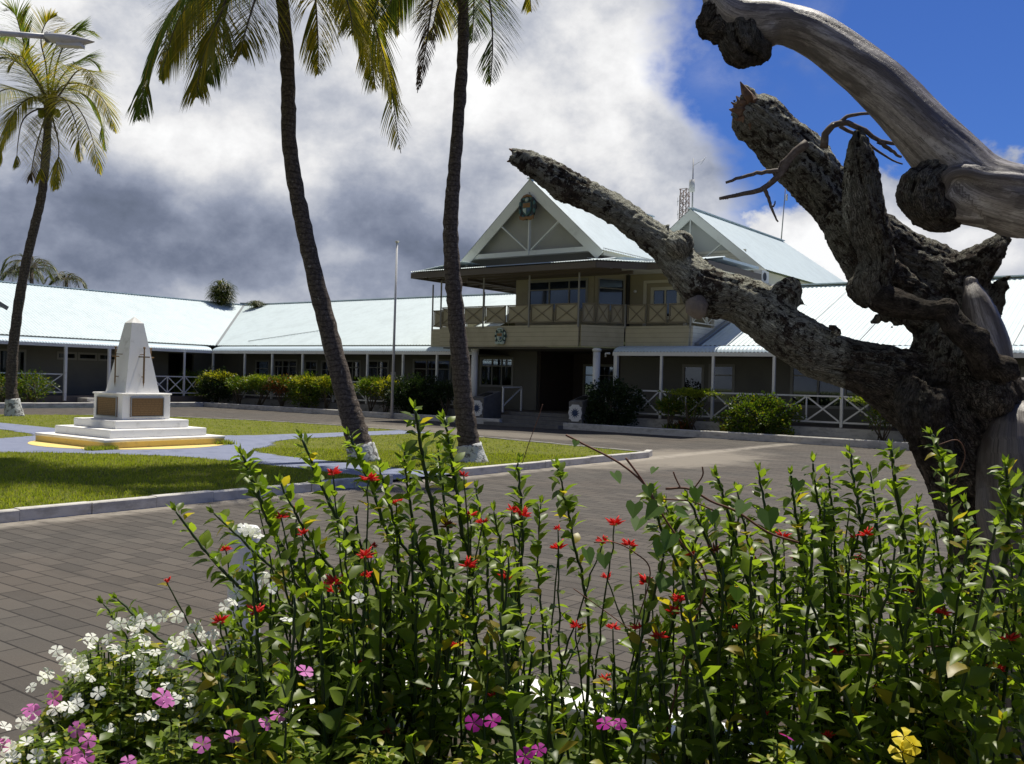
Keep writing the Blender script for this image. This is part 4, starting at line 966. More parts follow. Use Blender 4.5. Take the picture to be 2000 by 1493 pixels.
# ---- bollard and planter wall in the foreground
bp = atZ(480, 1030, .85); t = thing('bollard', (bp.x, bp.y, 0), 'white concrete bollard on the paving behind the flowers', 'bollard')
b = MB(); n_ = 20; prof = [(0, .115), (.78, .105), (.83, .10), (.855, .08), (.86, .0)]
b.add([(bp.x + r * math.cos(k / n_ * 6.2832), bp.y + r * math.sin(k / n_ * 6.2832), z) for z, r in prof for k in range(n_)], [(i * n_ + k, i * n_ + (k + 1) % n_, (i + 1) * n_ + (k + 1) % n_, (i + 1) * n_ + k) for i in range(4) for k in range(n_)], True); b.build('post', MT['white_masonry'], t)
PW = [(-2.62, .3), (-2.6, 2.75), (-2.38, 2.98), (2.6, 3.02)]
pw = thing('planter_wall', (-1.2, 2.9, 0), 'low white masonry wall edging the raised flower bed', 'planter wall')
def ring(pts, w, z0, z1, name, m):
    b = MB(); L_, R_ = [], []
    for i, (x, y) in enumerate(pts):
        p = Vector(pts[max(i - 1, 0)]); q = Vector(pts[min(i + 1, len(pts) - 1)]); d = (q - p).normalized(); n = Vector((-d.y, d.x)); L_.append(Vector((x, y)) + n * w / 2); R_.append(Vector((x, y)) - n * w / 2)
    n_ = len(pts); vs = [(p.x, p.y, z) for z in (z0, z1) for p in L_ + R_]
    fs = []
    for i in range(n_ - 1):
        a, c, e, g = i, i + 1, n_ + i + 1, n_ + i; k = 2 * n_
        fs += [(a, c, e, g), (k + a, k + g, k + e, k + c), (a, k + a, k + c, c), (g, e, k + e, k + g)]
    fs += [(0, n_, 3 * n_, 2 * n_), (n_ - 1, 3 * n_ - 1, 4 * n_ - 1, 2 * n_ - 1)]
    b.add(vs, fs); o = b.build(name, MT[m], pw); bv = o.modifiers.new('bevel', 'BEVEL'); bv.width = .012; bv.segments = 2
PW = [(-2.62, .3), (-2.6, 2.3), (-2.56, 2.6), (-2.42, 2.84), (-2.15, 2.96), (-1.8, 3.0), (2.6, 3.02)]
ring(PW, .16, -.01, .69, 'wall', 'white_masonry'); ring(PW, .23, .69, .725, 'coping', 'white_masonry')
b = MB(); b.prism([(-2.52, .3), (-2.5, 2.72), (-2.36, 2.88), (2.6, 2.92), (2.6, .3)], 0, .58); struct(b.build('soil', MT['soil']))
b = MB(); b.add([(-.75 + 1.3 * math.cos(k / 20 * 6.2832), 5.2 + 1.2 * math.sin(k / 20 * 6.2832), .012) for k in range(20)], [tuple(range(20))]); struct(b.build('tree_pit', MT['soil']))

# ================================================================== PALMS
def smooth(pts, n):
    """Catmull-Rom through points (Vectors or tuples of equal length)"""
    P = [np.array(p, float) for p in pts]; P = [2 * P[0] - P[1]] + P + [2 * P[-1] - P[-2]]; out = []; m = len(P) - 3
    for i in range(n + 1):
        u = i / n * m; k = min(int(u), m - 1); t = u - k; a, b_, c, d = P[k:k + 4]
        out.append(.5 * ((2 * b_) + (-a + c) * t + (2 * a - 5 * b_ + 4 * c - d) * t * t + (-a + 3 * b_ - 3 * c + d) * t ** 3))
    return out
def frond(parent, pts, L, m, R, nl=120, side_amt=1.0, droop=.7, wid=.028, name='frond'):
    """curved rachis with hanging leaflets on both sides"""
    P = [Vector(p) for p in smooth(pts, nl)]; b = MB()
    b.tube(P[::3] if len(P) % 3 == 1 else P[::3] + [P[-1]], [(.035 * (1 - i / (nl / 3 + 2)) + .006) for i in range(len(P[::3]) + (0 if len(P) % 3 == 1 else 1))], 5, mi=0)
    for i in range(5, nl + 1):
        f = i / nl; d = (P[min(i + 1, nl)] - P[i - 1]).normalized(); s = d.cross(Vector((0, 0, 1)))
        if s.length < .2: s = d.cross(Vector((0, 1, 0)))
        s.normalize(); ll = L * 1.8 * math.sin(math.pi * min(1, (f * .93 + .08)) ** .8) ** .7 * R.uniform(.85, 1.12)
        if f > .96: ll *= .8
        for sg in (-1, 1):
            if R.random() < .06: continue
            dr = droop * R.uniform(.25, .75)
            dirv = (d * (.55 + .5 * f) + s * sg * .95 * side_amt + Vector((0, 0, .12))).normalized()
            p0 = P[i] + Vector((0, 0, R.uniform(-.01, .01))); prev = None; vs = []; w0 = wid * R.uniform(.8, 1.2); q = p0; dv = dirv
            for k in range(5):
                w = w0 * (.55, 1, .9, .6, .05)[k]; wd = dv.cross(Vector((0, 0, 1))); wd = (wd.normalized() if wd.length > .1 else s) 
                vs += [q + wd * w * .5, q - wd * w * .5]
                dv = (dv + Vector((0, 0, -dr * .36))).normalized(); q = q + dv * (ll / 4)
            b.add(vs, [(2 * k, 2 * k + 1, 2 * k + 3, 2 * k + 2) for k in range(4)], False, 1)
    return b.build(name, [MT['stem_brown'], MT[m]], parent)
def palm(label, base, trunk, crownc, fronds, D_, wash, L=.75, nuts=0, seed=1, grp='coconut palms round the drive', wid=.03, nl=120):
    R = random.Random(seed); t = thing('palm_tree', (base.x, base.y, 0), label, 'palm tree', grp)
    # trunk: (px, py, width px); keeps the depth of its base
    P = []; rad = []
    for px, py, w in trunk: P.append(atD(px, py, D_)); rad.append(w / 2 * D_ / F)
    P[0] = Vector((base.x, base.y, -.02)); sm = smooth([tuple(p) + (r_,) for p, r_ in zip(P, rad)], 90)
    b = MB(); n_ = 14; pts = [Vector(p[:3]) for p in sm]; rr = [p[3] * (1 + .035 * math.sin(i * 2.1) + R.uniform(-.02, .02)) for i, p in enumerate(sm)]
    b.tube(pts, rr, n_); o = b.build('trunk', MT['palm_trunk'], t)
    for v in o.data.vertices:
        k = mnoise.noise(v.co * 6) * .018 + mnoise.noise(v.co * 22) * .008; v.co.x += k; v.co.y += k
    # whitewashed foot
    zt = wash; q = [p for p in sm if p[2] < zt]; b = MB()
    if len(q) < 3: q = sm[:3]
    b.tube([Vector(p[:3]) for p in q], [p[3] * 1.06 + .012 for p in q], 18, True); o = b.build('painted_foot', MT['whitewash'], t)
    for v in o.data.vertices: v.co += Vector((mnoise.noise(v.co * 9), mnoise.noise(v.co * 9 + Vector((5, 5, 5))), mnoise.noise(v.co * 7) * 1.5)) * .025
    for _ in range(0): pass
    C = crownc
    b = MB(); b.ball(C, .22, 10, 7, (1, 1, 1.3))
    b.build('crown_shaft', MT['stem_brown'], t)
    for k in range(nuts):
        a = R.uniform(0, 6.28); b = MB(); b.ball(C + Vector((math.cos(a) * .3, math.sin(a) * .3, -.15 - R.uniform(0, .25))), .12, 8, 6, (1, 1, 1.2)); b.build('coconut', MT['croton_lime'], t)
    for f in fronds:
        pts = [C] + [atD(px, py, D_ + dd) for px, py, dd in f[0]]; frond(t, pts, f[2] if len(f) > 2 else L, f[1], R, nl, wid=wid, droop=f[3] if len(f) > 3 else .7)
    return t
D1 = 20.9; base1 = atZ(712, 905, 0)
palm('tall leaning coconut palm nearest the monument path, its crown with yellow fronds above the frame', base1,
     [(712, 905, 58), (703, 870, 50), (688, 820, 44), (674, 770, 41), (640, 640, 36), (610, 520, 33), (584, 400, 31), (566, 290, 29), (563, 180, 28), (559, 80, 26), (548, -20, 23), (540, -85, 22)],
     atD(540, -88, D1),
     [([(440, -85, -.3), (345, 10, -.8), (290, 130, -1), (272, 238, -1)], 'frond_green', .95, 1.0),
      ([(470, -60, -1), (430, 30, -1.6), (395, 120, -1.8), (383, 192, -1.9)], 'frond_olive', .9, 1.1),
      ([(500, -70, .8), (400, -50, 1.4), (335, 40, 1.8), (318, 110, 2)], 'frond_green', .8, 1.0),
      ([(515, -60, -1.2), (498, 0, -1.8), (480, 60, -2.1), (470, 108, -2.2)], 'frond_olive', .8, 1.1),
      ([(600, -110, -.4), (690, -40, -1), (752, 120, -1.2), (783, 300, -1.2)], 'frond_yellow', .95, 1.0),
      ([(575, -90, -1), (610, -30, -1.5), (620, 60, -1.6), (622, 148, -1.6)], 'frond_yellow', .7, 1.2),
      ([(600, -100, .8), (660, -50, 1.4), (700, 40, 1.6), (722, 160, 1.7)], 'frond_olive', .85, 1.1),
      ([(620, -120, 1.2), (700, -110, 2), (755, -20, 2.2), (780, 70, 2.3)], 'frond_olive', .8, 1.0),
      ([(580, -95, -1.8), (650, -60, -2.4), (680, 10, -2.6), (690, 70, -2.7)], 'frond_yellow', .8, 1.0),
      ([(450, -80, .6), (385, -20, .9), (340, 60, 1), (312, 160, 1)], 'frond_olive', .95, 1.2),
      ([(480, -70, -.4), (440, 0, -.6), (420, 90, -.7), (405, 165, -.7)], 'frond_green', .9, 1.2),
      ([(600, -100, -.2), (665, -40, -.4), (712, 60, -.5), (735, 180, -.5)], 'frond_yellow', .95, 1.2),
      ([(500, -190, -.5), (440, -290, -1), (340, -320, -1.2), (240, -280, -1.2)], 'frond_green', .9),
      ([(540, -200, 1), (530, -300, 2.5), (510, -330, 4), (500, -280, 5)], 'frond_green', .9),
      ([(470, -130, -.3), (380, -150, -.6), (290, -110, -.8), (215, -40, -.9)], 'frond_green', .9)], D1, .42, seed=11)
base2 = atZ(922, 906, 0); D2 = base2.x * FW[0] + base2.y * FW[1]
palm('tall slender coconut palm in front of the balcony building with a whitewashed foot', base2,
     [(925, 907, 62), (920, 890, 50), (914, 855, 43), (905, 780, 38), (897, 680, 35), (888, 580, 33), (882, 500, 31), (881, 420, 29), (887, 340, 26), (896, 220, 24), (903, 120, 23), (905, 30, 21), (900, -70, 20)],
     atD(900, -75, D2),
     [([(930, -60, -1), (955, 0, -1.5), (962, 80, -1.8), (958, 170, -1.8)], 'frond_green', .6, .9),
      ([(860, -70, -.6), (845, 0, -1), (832, 90, -1.2), (815, 182, -1.3)], 'frond_dry', .38, 1.3),
      ([(850, -90, .4), (800, -60, .8), (765, 0, 1), (735, 70, 1)], 'frond_green', .8, .9),
      ([(870, -80, -1), (800, -80, -1.6), (745, -30, -1.9), (738, 40, -2)], 'frond_green', .8, .9),
      ([(870, -60, 1), (862, -10, 1.5), (850, 30, 1.8), (842, 80, 1.9)], 'frond_olive', .6, .9),
      ([(915, -60, .6), (925, -20, 1.2), (925, 30, 1.5), (922, 85, 1.6)], 'frond_green', .6, 1.0),
      ([(940, -110, .3), (1000, -90, .6), (1030, -40, .7), (1038, 25, .8)], 'frond_yellow', .6, .9),
      ([(960, -140, -.3), (1060, -150, -.6), (1120, -90, -.7), (1150, -5, -.8)], 'frond_yellow', .5, .8),
      ([(900, -190, .8), (930, -280, 1.5), (990, -310, 2), (1060, -270, 2.2)], 'frond_green', .8),
      ([(880, -190, -.8), (850, -280, -1.5), (790, -310, -2), (710, -270, -2.2)], 'frond_green', .8),
      ([(900, -180, 1), (880, -260, 2.5), (860, -280, 4), (850, -220, 5)], 'frond_green', .8)], D2, .50, seed=12)
base3 = atZ(28, 815, 0); D3 = base3.x * FW[0] + base3.y * FW[1]
palm('curved coconut palm on the far left lawn with its whole crown in view', base3,
     [(28, 816, 34), (24, 780, 24), (22, 745, 21), (28, 660, 19), (42, 560, 18), (62, 465, 17), (80, 390, 16), (89, 320, 15), (94, 235, 14), (97, 210, 13)],
     atD(97, 212, D3),
     [([(120, 170, -.5), (165, 165, -1), (205, 200, -1.3), (226, 262, -1.4)], 'frond_yellow', .85, .9),
      ([(125, 195, -1), (155, 215, -1.8), (180, 270, -2.2), (196, 345, -2.3)], 'frond_yellow', .8, 1.0),
      ([(105, 240, -1), (115, 285, -1.6), (112, 330, -1.8), (108, 372, -1.9)], 'frond_yellow', .7, 1.0),
      ([(70, 190, -.6), (35, 210, -1.2), (10, 265, -1.5), (-8, 332, -1.6)], 'frond_yellow', .85, .9),
      ([(60, 185, .4), (10, 175, .8), (-40, 210, 1), (-70, 270, 1)], 'frond_olive', .85),
      ([(70, 160, -.8), (30, 120, -1.5), (-10, 115, -1.9), (-45, 150, -2)], 'frond_green', .85),
      ([(75, 150, .6), (50, 95, 1), (20, 70, 1.3), (-20, 80, 1.4)], 'frond_green', .85),
      ([(90, 130, -.3), (80, 80, -.6), (90, 45, -.8), (112, 30, -.8)], 'frond_olive', .8),
      ([(110, 130, .4), (130, 80, .8), (155, 60, 1), (185, 62, 1)], 'frond_green', .8),
      ([(115, 160, 1), (145, 125, 1.7), (172, 115, 2), (195, 130, 2.2)], 'frond_green', .8),
      ([(120, 180, -1.2), (150, 140, -2), (175, 140, -2.4), (190, 175, -2.6)], 'frond_olive', .8),
      ([(85, 240, .6), (70, 290, 1), (62, 330, 1.2), (58, 352, 1.2)], 'frond_dry', .6, 1.2),
      ([(70, 215, -1.3), (45, 235, -2.2), (35, 280, -2.6), (32, 330, -2.8)], 'frond_olive', .8),
      ([(80, 170, -1.5), (55, 130, -2.4), (40, 110, -2.8), (18, 130, -3)], 'frond_olive', .85),
      ([(110, 190, -1.6), (130, 200, -2.6), (150, 250, -3), (158, 320, -3.1)], 'frond_yellow', .8, 1.0),
      ([(90, 240, -1.5), (85, 270, -2.3), (80, 320, -2.6), (78, 350, -2.7)], 'frond_yellow', .75, 1.1),
      ([(120, 175, .8), (165, 185, 1.3), (195, 225, 1.6), (208, 300, 1.7)], 'frond_green', .8),
      ([(95, 150, 1.0), (110, 90, 1.6), (140, 60, 2), (165, 90, 2.2)], 'frond_green', .8),
      ([(60, 130, -.3), (40, 60, -.6), (30, 30, -.8), (15, 15, -.9)], 'frond_green', .8)], D3, .75, nuts=7, seed=13, wid=.034, nl=90)
for o in bpy.data.objects:
    if o.name.startswith('painted_foot'): o.data.materials.clear(); o.data.materials.append(MT['whitewash'])

def far_palm(px, py, D_, sc, label, m='frond_olive', n=16, seed=5):
    R = random.Random(seed); C = atD(px, py, D_); t = thing('palm_tree', (C.x, C.y, 0), label, 'palm tree', 'palms beyond the left roofs')
    b = MB(); b.tube([(C.x, C.y, 0), (C.x + .2, C.y, C.z * .5), C], [.2, .16, .12], 8); b.build('trunk', MT['palm_trunk'], t)
    for k in range(n):
        a = k / n * 6.283 + R.uniform(-.2, .2); e = R.uniform(-.1, 1.0); r = 2.6 * sc * R.uniform(.8, 1.1); h = Vector((math.cos(a), math.sin(a), 0))
        frond(t, [C, C + h * r * .35 + Vector((0, 0, r * .35 * e + .1)), C + h * r * .75 + Vector((0, 0, r * .3 * e - .1)), C + h * r + Vector((0, 0, r * (.15 * e - .45)))], .62 * sc, m, R, 26, wid=.07 * sc, droop=.8)
far_palm(62, 524, 66, .72, 'olive palm crown rising behind the left roof, the larger one', 'frond_far', seed=5)
far_palm(40, 535, 70, .6, 'olive palm crown partly hidden by the curved palm trunk', 'frond_far', seed=9)
far_palm(130, 548, 72, .6, 'small palm crown just showing over the left roof', 'frond_far', seed=6)
def strap_tree(px, py, D_, r, h, label, seed, n):
    """pandanus-like crown of hanging strap leaves"""
    R = random.Random(seed); C = atD(px, py, D_); t = thing('strap_leaf_tree', (C.x, C.y, 0), label, 'tree')
    b = MB(); b.tube([(C.x, C.y, 0), C], [.2, .12], 8)
    b.build('trunk', MT['stem_brown'], t); b = MB()
    for i in range(n):
        a = R.uniform(0, 6.283); u = R.uniform(-1, 1); s = math.sqrt(1 - u * u); k = R.uniform(.35, 1)
        p = C + Vector((math.cos(a) * s * r * k, math.sin(a) * s * r * k, u * h * k)); d = Vector((math.cos(a) * .7, math.sin(a) * .7, .6)); vs = []; q = p; w = .07
        for j in range(4):
            wd = Vector((-math.sin(a), math.cos(a), 0)) * w * (1, 1, .7, .05)[j]; vs += [q + wd * .5, q - wd * .5]; q = q + d * .24; d = (d + Vector((0, 0, -.75))).normalized()
        b.add(vs, [(2 * j, 2 * j + 1, 2 * j + 3, 2 * j + 2) for j in range(3)])
    b.build('crown', MT['frond_far'], t)
strap_tree(433, 576, 66, .75, 1.0, 'round green strap leaved tree behind the left roof ridge', 3, 900)
strap_tree(500, 596, 66, .28, .2, 'tiny green tree tip at the roof valley', 4, 160)

# ================================================================== HEDGE SHRUBS
def leaf_cloud(b, C, rx, ry, rz, n, size, R, aspect=.45, shell=.55):
    for _ in range(n):
        a = R.uniform(0, 6.283); u = R.uniform(-1, 1); s = math.sqrt(1 - u * u); k = shell + (1 - shell) * R.random() ** .6
        lump = 1 + .24 * math.sin(3 * a + 5 * u + C[0]) + .17 * math.sin(7 * a - 4 * u + C[0] * 3) + .10 * math.sin(13 * a + 9 * u)
        p = Vector(C) + Vector((math.cos(a) * s * rx, math.sin(a) * s * ry, u * rz)) * k * lump
        d = Vector((math.cos(a) * s + R.gauss(0, .5), math.sin(a) * s + R.gauss(0, .5), u * .6 + .45 + R.gauss(0, .4))).normalized()
        wv = d.cross(Vector((R.gauss(0, 1), R.gauss(0, 1), R.gauss(0, 1)))).normalized(); l = size * R.uniform(.7, 1.3); w = l * aspect
        b.add([p, p + d * l * .45 + wv * w * .5, p + d * l * .45 - wv * w * .5, p + d * l], [(0, 1, 3), (0, 3, 2)])
def shrub(px, py_top, wpx, label, m, form='bush', hz=None, yw=32.75, seed=1, m2=None, left=False, zg=.2, ls=.13):
    wpx *= 1.45 if wpx < 100 and form != 'low' else 1; R = random.Random(seed * 77 + int(px)); p = atX(px, py_top, -46.4) if left else atY(px, py_top, yw); zt = p.z
    d = (p.x * FW[0] + p.y * FW[1]); rx = wpx / 2 * d / F * (1.0 if left else 1.02); t = thing('shrub', (p.x, p.y, zg), label, 'shrub', 'clipped shrubs along the verandah kerbs')
    ry = min(.6, max(.3, rx * .8))
    if left: rx, ry = .5, rx
    st = MB(); ns = 7 if form != 'low' else 3
    for k in range(ns):
        a = R.uniform(0, 6.28); e = Vector((p.x + math.cos(a) * rx * R.uniform(.2, .75), p.y + math.sin(a) * ry * .6, zt - (zt - zg) * R.uniform(.2, .4)))
        q = Vector((p.x + R.gauss(0, .06), p.y + R.gauss(0, .05), zg - .02)); mid = q.lerp(e, .5) + Vector((R.gauss(0, .06), R.gauss(0, .06), 0)); st.tube([q, mid, e], [.028, .022, .012], 6)
    st.build('stems', MT['stem_brown'], t); b = MB(); H = zt - zg
    if form == 'bush': leaf_cloud(b, (p.x, p.y, zg + H * .56), rx, ry, H * .46, int(1100 * rx * H / .6), ls, R)
    elif form == 'top': leaf_cloud(b, (p.x, p.y, zt - H * .26), rx, ry, H * .27, int(900 * rx / .5), ls, R, shell=.3)
    elif form == 'dense': leaf_cloud(b, (p.x, p.y, zg + H * .48), rx, ry, H * .52, int(3000 * rx * H / .8), ls * .8, R, .6, .75)
    elif form == 'topiary':
        leaf_cloud(b, (p.x, p.y, zt - .12), rx, ry, .13, int(900 * rx / .5), ls * .8, R, shell=.2)
    elif form == 'low':
        for _ in range(90):
            a = R.uniform(0, 6.28); dd = Vector((math.cos(a) * .6, math.sin(a) * .6, 1)).normalized(); l = H * R.uniform(.6, 1.1); q = Vector((p.x + R.gauss(0, rx * .35), p.y + R.gauss(0, .1), zg))
            wv = Vector((-math.sin(a), math.cos(a), 0)) * .022; b.add([q - wv, q + wv, q + dd * l * .6 + wv, q + dd * l * .6 - wv, q + dd * l + Vector((math.cos(a) * .08, math.sin(a) * .08, -.04))], [(0, 1, 2, 3), (3, 2, 4)])
    b.build('foliage', MT[m], t)
    if m2:
        b = MB()
        if form == 'topiary': leaf_cloud(b, (p.x, p.y, zg + H * .55), rx * .6, ry * .6, H * .3, int(500 * rx), ls * .8, R, shell=.1)
        else: leaf_cloud(b, (p.x, p.y, zt - H * .14), rx * .85, ry * .9, H * .15, int(520 * rx / .5), ls, R)
        b.build('young_leaves', MT[m2], t)
HS = [(332, 735, 58, 'dark green shrub with red leaves right of the monument', 'croton_green', 'bush', 'croton_red'),
      (372, 730, 62, 'dense dark green shrub left of the bright yellow one', 'croton_green', 'bush', None),
      (425, 728, 66, 'bright yellow croton shrub near the left corner', 'croton_dark', 'bush', 'croton_yellow'),
      (468, 738, 44, 'green open shrub right of the bright yellow croton', 'croton_green', 'top', None),
      (508, 735, 62, 'lime topped shrub before the third verandah post', 'croton_green', 'top', 'croton_lime'),
      (552, 738, 52, 'green shrub with reddish lower leaves', 'croton_red', 'top', 'croton_green'),
      (598, 737, 62, 'yellow green shrub left of the leaning palm', 'croton_green', 'bush', 'croton_yellow'),
      (640, 738, 44, 'yellow topped shrub just left of the leaning palm trunk', 'croton_green', 'top', 'croton_yellow'),
      (727, 741, 52, 'round green shrub between the leaning palm and the flagpole', 'croton_green', 'top', 'croton_green'),
      (757, 741, 36, 'small yellow green shrub behind the flagpole', 'croton_yellow', 'top', None),
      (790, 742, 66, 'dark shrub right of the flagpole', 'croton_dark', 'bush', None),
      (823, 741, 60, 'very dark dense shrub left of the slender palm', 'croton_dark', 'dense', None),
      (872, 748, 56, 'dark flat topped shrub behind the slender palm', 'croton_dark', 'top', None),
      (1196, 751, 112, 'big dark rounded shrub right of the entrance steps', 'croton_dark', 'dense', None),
      (1308, 778, 36, 'small dark shrub behind the lime topiary', 'croton_green', 'top', None),
      (1353, 762, 70, 'lime green flat topped topiary on bare stems, the left one', 'croton_lime', 'topiary', 'croton_green'),
      (1484, 778, 92, 'round dark green ball shaped shrub', 'croton_green', 'dense', None),
      (1722, 776, 76, 'lime green flat topped topiary beside the dead trunk', 'croton_lime', 'topiary', 'croton_green'),
      (1775, 790, 60, 'sparse shrub half hidden by the dead trunk', 'croton_green', 'top', None),
      (720, 808, 28, 'low strappy plant under the round green shrub', 'croton_lime', 'low', None),
      (1313, 822, 44, 'low green plant at the foot of the left topiary', 'croton_lime', 'low', None),
      (1335, 812, 28, 'low red tipped plant beside the left topiary', 'croton_red', 'low', None),
      (1420, 822, 46, 'low yellow orange croton behind the kerb', 'croton_yellow', 'low', None),
      (1378, 838, 28, 'low dark tuft right of the left topiary', 'croton_green', 'low', None),
      (1535, 838, 44, 'low green patch right of the ball shaped shrub', 'croton_lime', 'low', None)]
for i, (px, py, w, lab, m, form, m2) in enumerate(HS): shrub(px, py, w, lab, m, form, seed=i + 2, m2=m2)
shrub(14, 735, 44, 'dark green shrub at the far left edge of the verandah', 'croton_green', 'bush', left=True, seed=40)
shrub(62, 730, 54, 'green shrub right of the curved palm trunk', 'croton_green', 'bush', left=True, seed=41)
b_ = atY(668, 801, 31.9); t = thing('rock', b_, 'pale lump of coral rock lying on the kerb', 'rock')
b = MB(); b.ball((b_.x, b_.y, .3), .16, 12, 8, (1.6, .7, .6)); o = b.build('stone', MT['cream_light'], t)
for v in o.data.vertices: v.co += v.co.normalized() * 0 + Vector((mnoise.noise(v.co * 7), 0, mnoise.noise(v.co * 9))) * .06

# ================================================================== DEAD TREE
TD = 4.6; KT = TD / 3.5
def chain(pts, n=None):
    """(px, py, radius px, depth offset) -> dense list of (x, y, z, r)"""
    q = []
    for p in pts:
        d = TD + p[3] * KT; v = atD(p[0], p[1], d); q.append((v.x, v.y, v.z, p[2] * d / F))
    return smooth(q, n or max(8, (len(q) - 1) * 5))
def wood(name, chains, balls, parent, m, vox, amp, lich, seed, jag=()):
    b = MB()
    for c in chains: b.tube([Vector(p[:3]) for p in c], [max(.004, p[3]) for p in c], 16)
    for px, py, r, dd, sc in balls:
        d = TD + dd * KT; b.ball(atD(px, py, d), r * d / F, 14, 10, sc)
    for px, py, qx, qy, r, dd in jag:                            # splinters
        dd *= KT; b.tube([atD(px, py, TD + dd), atD((px + qx) / 2, (py + qy) / 2, TD + dd), atD(qx, qy, TD + dd)], [r * TD / F, r * .7 * TD / F, .002], 6)
    o = b.build(name, MT[m], parent); md = o.modifiers.new('r', 'REMESH'); md.mode = 'VOXEL'; md.voxel_size = vox * KT * .92; amp *= KT; md.use_smooth_shade = True
    bpy.context.view_layer.update(); dg = bpy.context.evaluated_depsgraph_get(); ev = o.evaluated_get(dg); me = bpy.data.meshes.new_from_object(ev)
    o.modifiers.clear(); old = o.data; o.data = me; bpy.data.meshes.remove(old)
    if not me.materials: me.materials.append(MT[m])
    bmm = bmesh.new(); bmm.from_mesh(me)
    for _ in range(1): bmesh.ops.smooth_vert(bmm, verts=bmm.verts, factor=.5, use_axis_x=True, use_axis_y=True, use_axis_z=True)
    bmm.normal_update(); bmm.to_mesh(me); bmm.free()
    N = len(me.vertices); co = np.empty(N * 3); me.vertices.foreach_get('co', co); co = co.reshape(-1, 3)
    no = np.empty(N * 3, np.float32); me.vertex_normals.foreach_get('vector', no); no = no.reshape(-1, 3)
    A, Bv, S0, RR, E1, E2 = [], [], [], [], [], []
    for ci, c in enumerate(chains):
        s = 0; ref = None
        for p, q in zip(c, c[1:]):
            a, e = np.array(p[:3]), np.array(q[:3]); L = np.linalg.norm(e - a)
            if L < 1e-6: continue
            d = (e - a) / L
            if ref is None: ref = np.cross(d, [0, .3, 1.]); ref /= np.linalg.norm(ref)
            ref = ref - d * ref.dot(d); ref /= np.linalg.norm(ref)
            A.append(a); Bv.append(e); S0.append(s + ci * 7.3); RR.append((p[3] + q[3]) / 2); E1.append(ref.copy()); E2.append(np.cross(d, ref)); s += L
    A, Bv, S0, RR, E1, E2 = map(np.array, (A, Bv, S0, RR, E1, E2)); AB = Bv - A; LL = (AB ** 2).sum(1)
    ax = np.zeros((N, 3), np.float32)
    for k in range(0, N, 20000):
        P = co[k:k + 20000]; t = np.clip(((P[:, None, :] - A[None]) * AB[None]).sum(2) / LL[None], 0, 1)
        C = A[None] + t[..., None] * AB[None]; dist = np.linalg.norm(P[:, None, :] - C, axis=2) / (RR[None] + .01)
        j = dist.argmin(1); ii = np.arange(len(P)); dv = P - C[ii, j]; s = S0[j] + t[ii, j] * np.sqrt(LL[j])
        th = np.arctan2((dv * E2[j]).sum(1), (dv * E1[j]).sum(1)); r = RR[j]
        # twist a little so the grain spirals
        th = th + s * 1.2
        ax[k:k + 20000, 0] = s * 2.2 / KT; ax[k:k + 20000, 1] = np.cos(th) * (1 + r * 2); ax[k:k + 20000, 2] = np.sin(th) * (1 + r * 2)
    cav = np.zeros(N, np.float32); disp = np.zeros(N)
    nz = mnoise.noise; V = Vector
    for i in range(N):
        p = V(co[i]) / KT; a = V(ax[i])
        if m == 'bark':
            g = 1 - abs(nz(V((a.x * 1.9, a.y * 4.2, a.z * 4.2)) + V((seed, 0, 0)))) * 2.2                       # long ridges
            c = 1 - abs(nz(p * 21)) * 2.0; f = nz(p * 52); l = nz(p * 5.5); vd = nz(p * 34 + V((9, 1, 4)))
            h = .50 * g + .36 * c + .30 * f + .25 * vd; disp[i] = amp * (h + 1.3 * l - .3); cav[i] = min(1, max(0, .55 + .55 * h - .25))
        else:
            g = nz(V((a.x * 1.2, a.y * 5, a.z * 5)) + V((seed, 0, 0))); c = nz(V((a.x * 2.5, a.y * 14, a.z * 14))); l = nz(p * 4.0)
            w = math.sin((l * 3 + a.y * 2.2 + p.z * 5) * 2.4) * .5
            disp[i] = amp * (g * .35 + c * .10 + l * 2.0 + w * .5); cav[i] = min(1, max(0, .62 + g * .9 + c * .7))
    co += no * disp[:, None]; me.vertices.foreach_set('co', co.astype(np.float32).ravel())
    at = me.attributes.new('axis', 'FLOAT_VECTOR', 'POINT'); at.data.foreach_set('vector', ax.ravel())
    at = me.attributes.new('cavity', 'FLOAT', 'POINT'); at.data.foreach_set('value', cav)
    z = co[:, 2]; lic = np.array([lich(*c) for c in co], np.float32)
    at = me.attributes.new('lichen', 'FLOAT', 'POINT'); at.data.foreach_set('value', lic); me.update()
    for p in me.polygons: p.use_smooth = True
    return o
tb = atD(2015, 1600, TD); dt = thing('dead_tree', (tb.x, tb.y, 0), 'massive dead tree with lichen covered broken limbs and silvery bare wood', 'tree')
gb = Vector((tb.x + .02, tb.y, -.05))
tr = chain([(1862, 575, 52, .05), (1866, 640, 72, .03), (1868, 720, 100, 0), (1880, 790, 112, 0), (1905, 870, 112, 0), (1945, 960, 112, 0), (1975, 1050, 108, 0), (1995, 1160, 108, 0), (2005, 1320, 118, 0), (2010, 1500, 140, 0), (2012, 1700, 180, 0), (2012, 1790, 230, 0)], 60)
limbA = chain([(1004, 306, 13, .5), (1030, 316, 17, .47), (1062, 334, 23, .44), (1100, 362, 29, .4), (1150, 384, 27, .36), (1200, 412, 29, .3), (1260, 452, 29, .25), (1310, 492, 34, .2), (1345, 535, 42, .15), (1390, 568, 46, .1), (1440, 582, 45, .08), (1490, 612, 50, .05), (1530, 650, 50, 0), (1590, 684, 47, 0), (1650, 706, 48, 0), (1715, 728, 58, 0), (1790, 762, 85, 0), (1850, 780, 95, .02)])
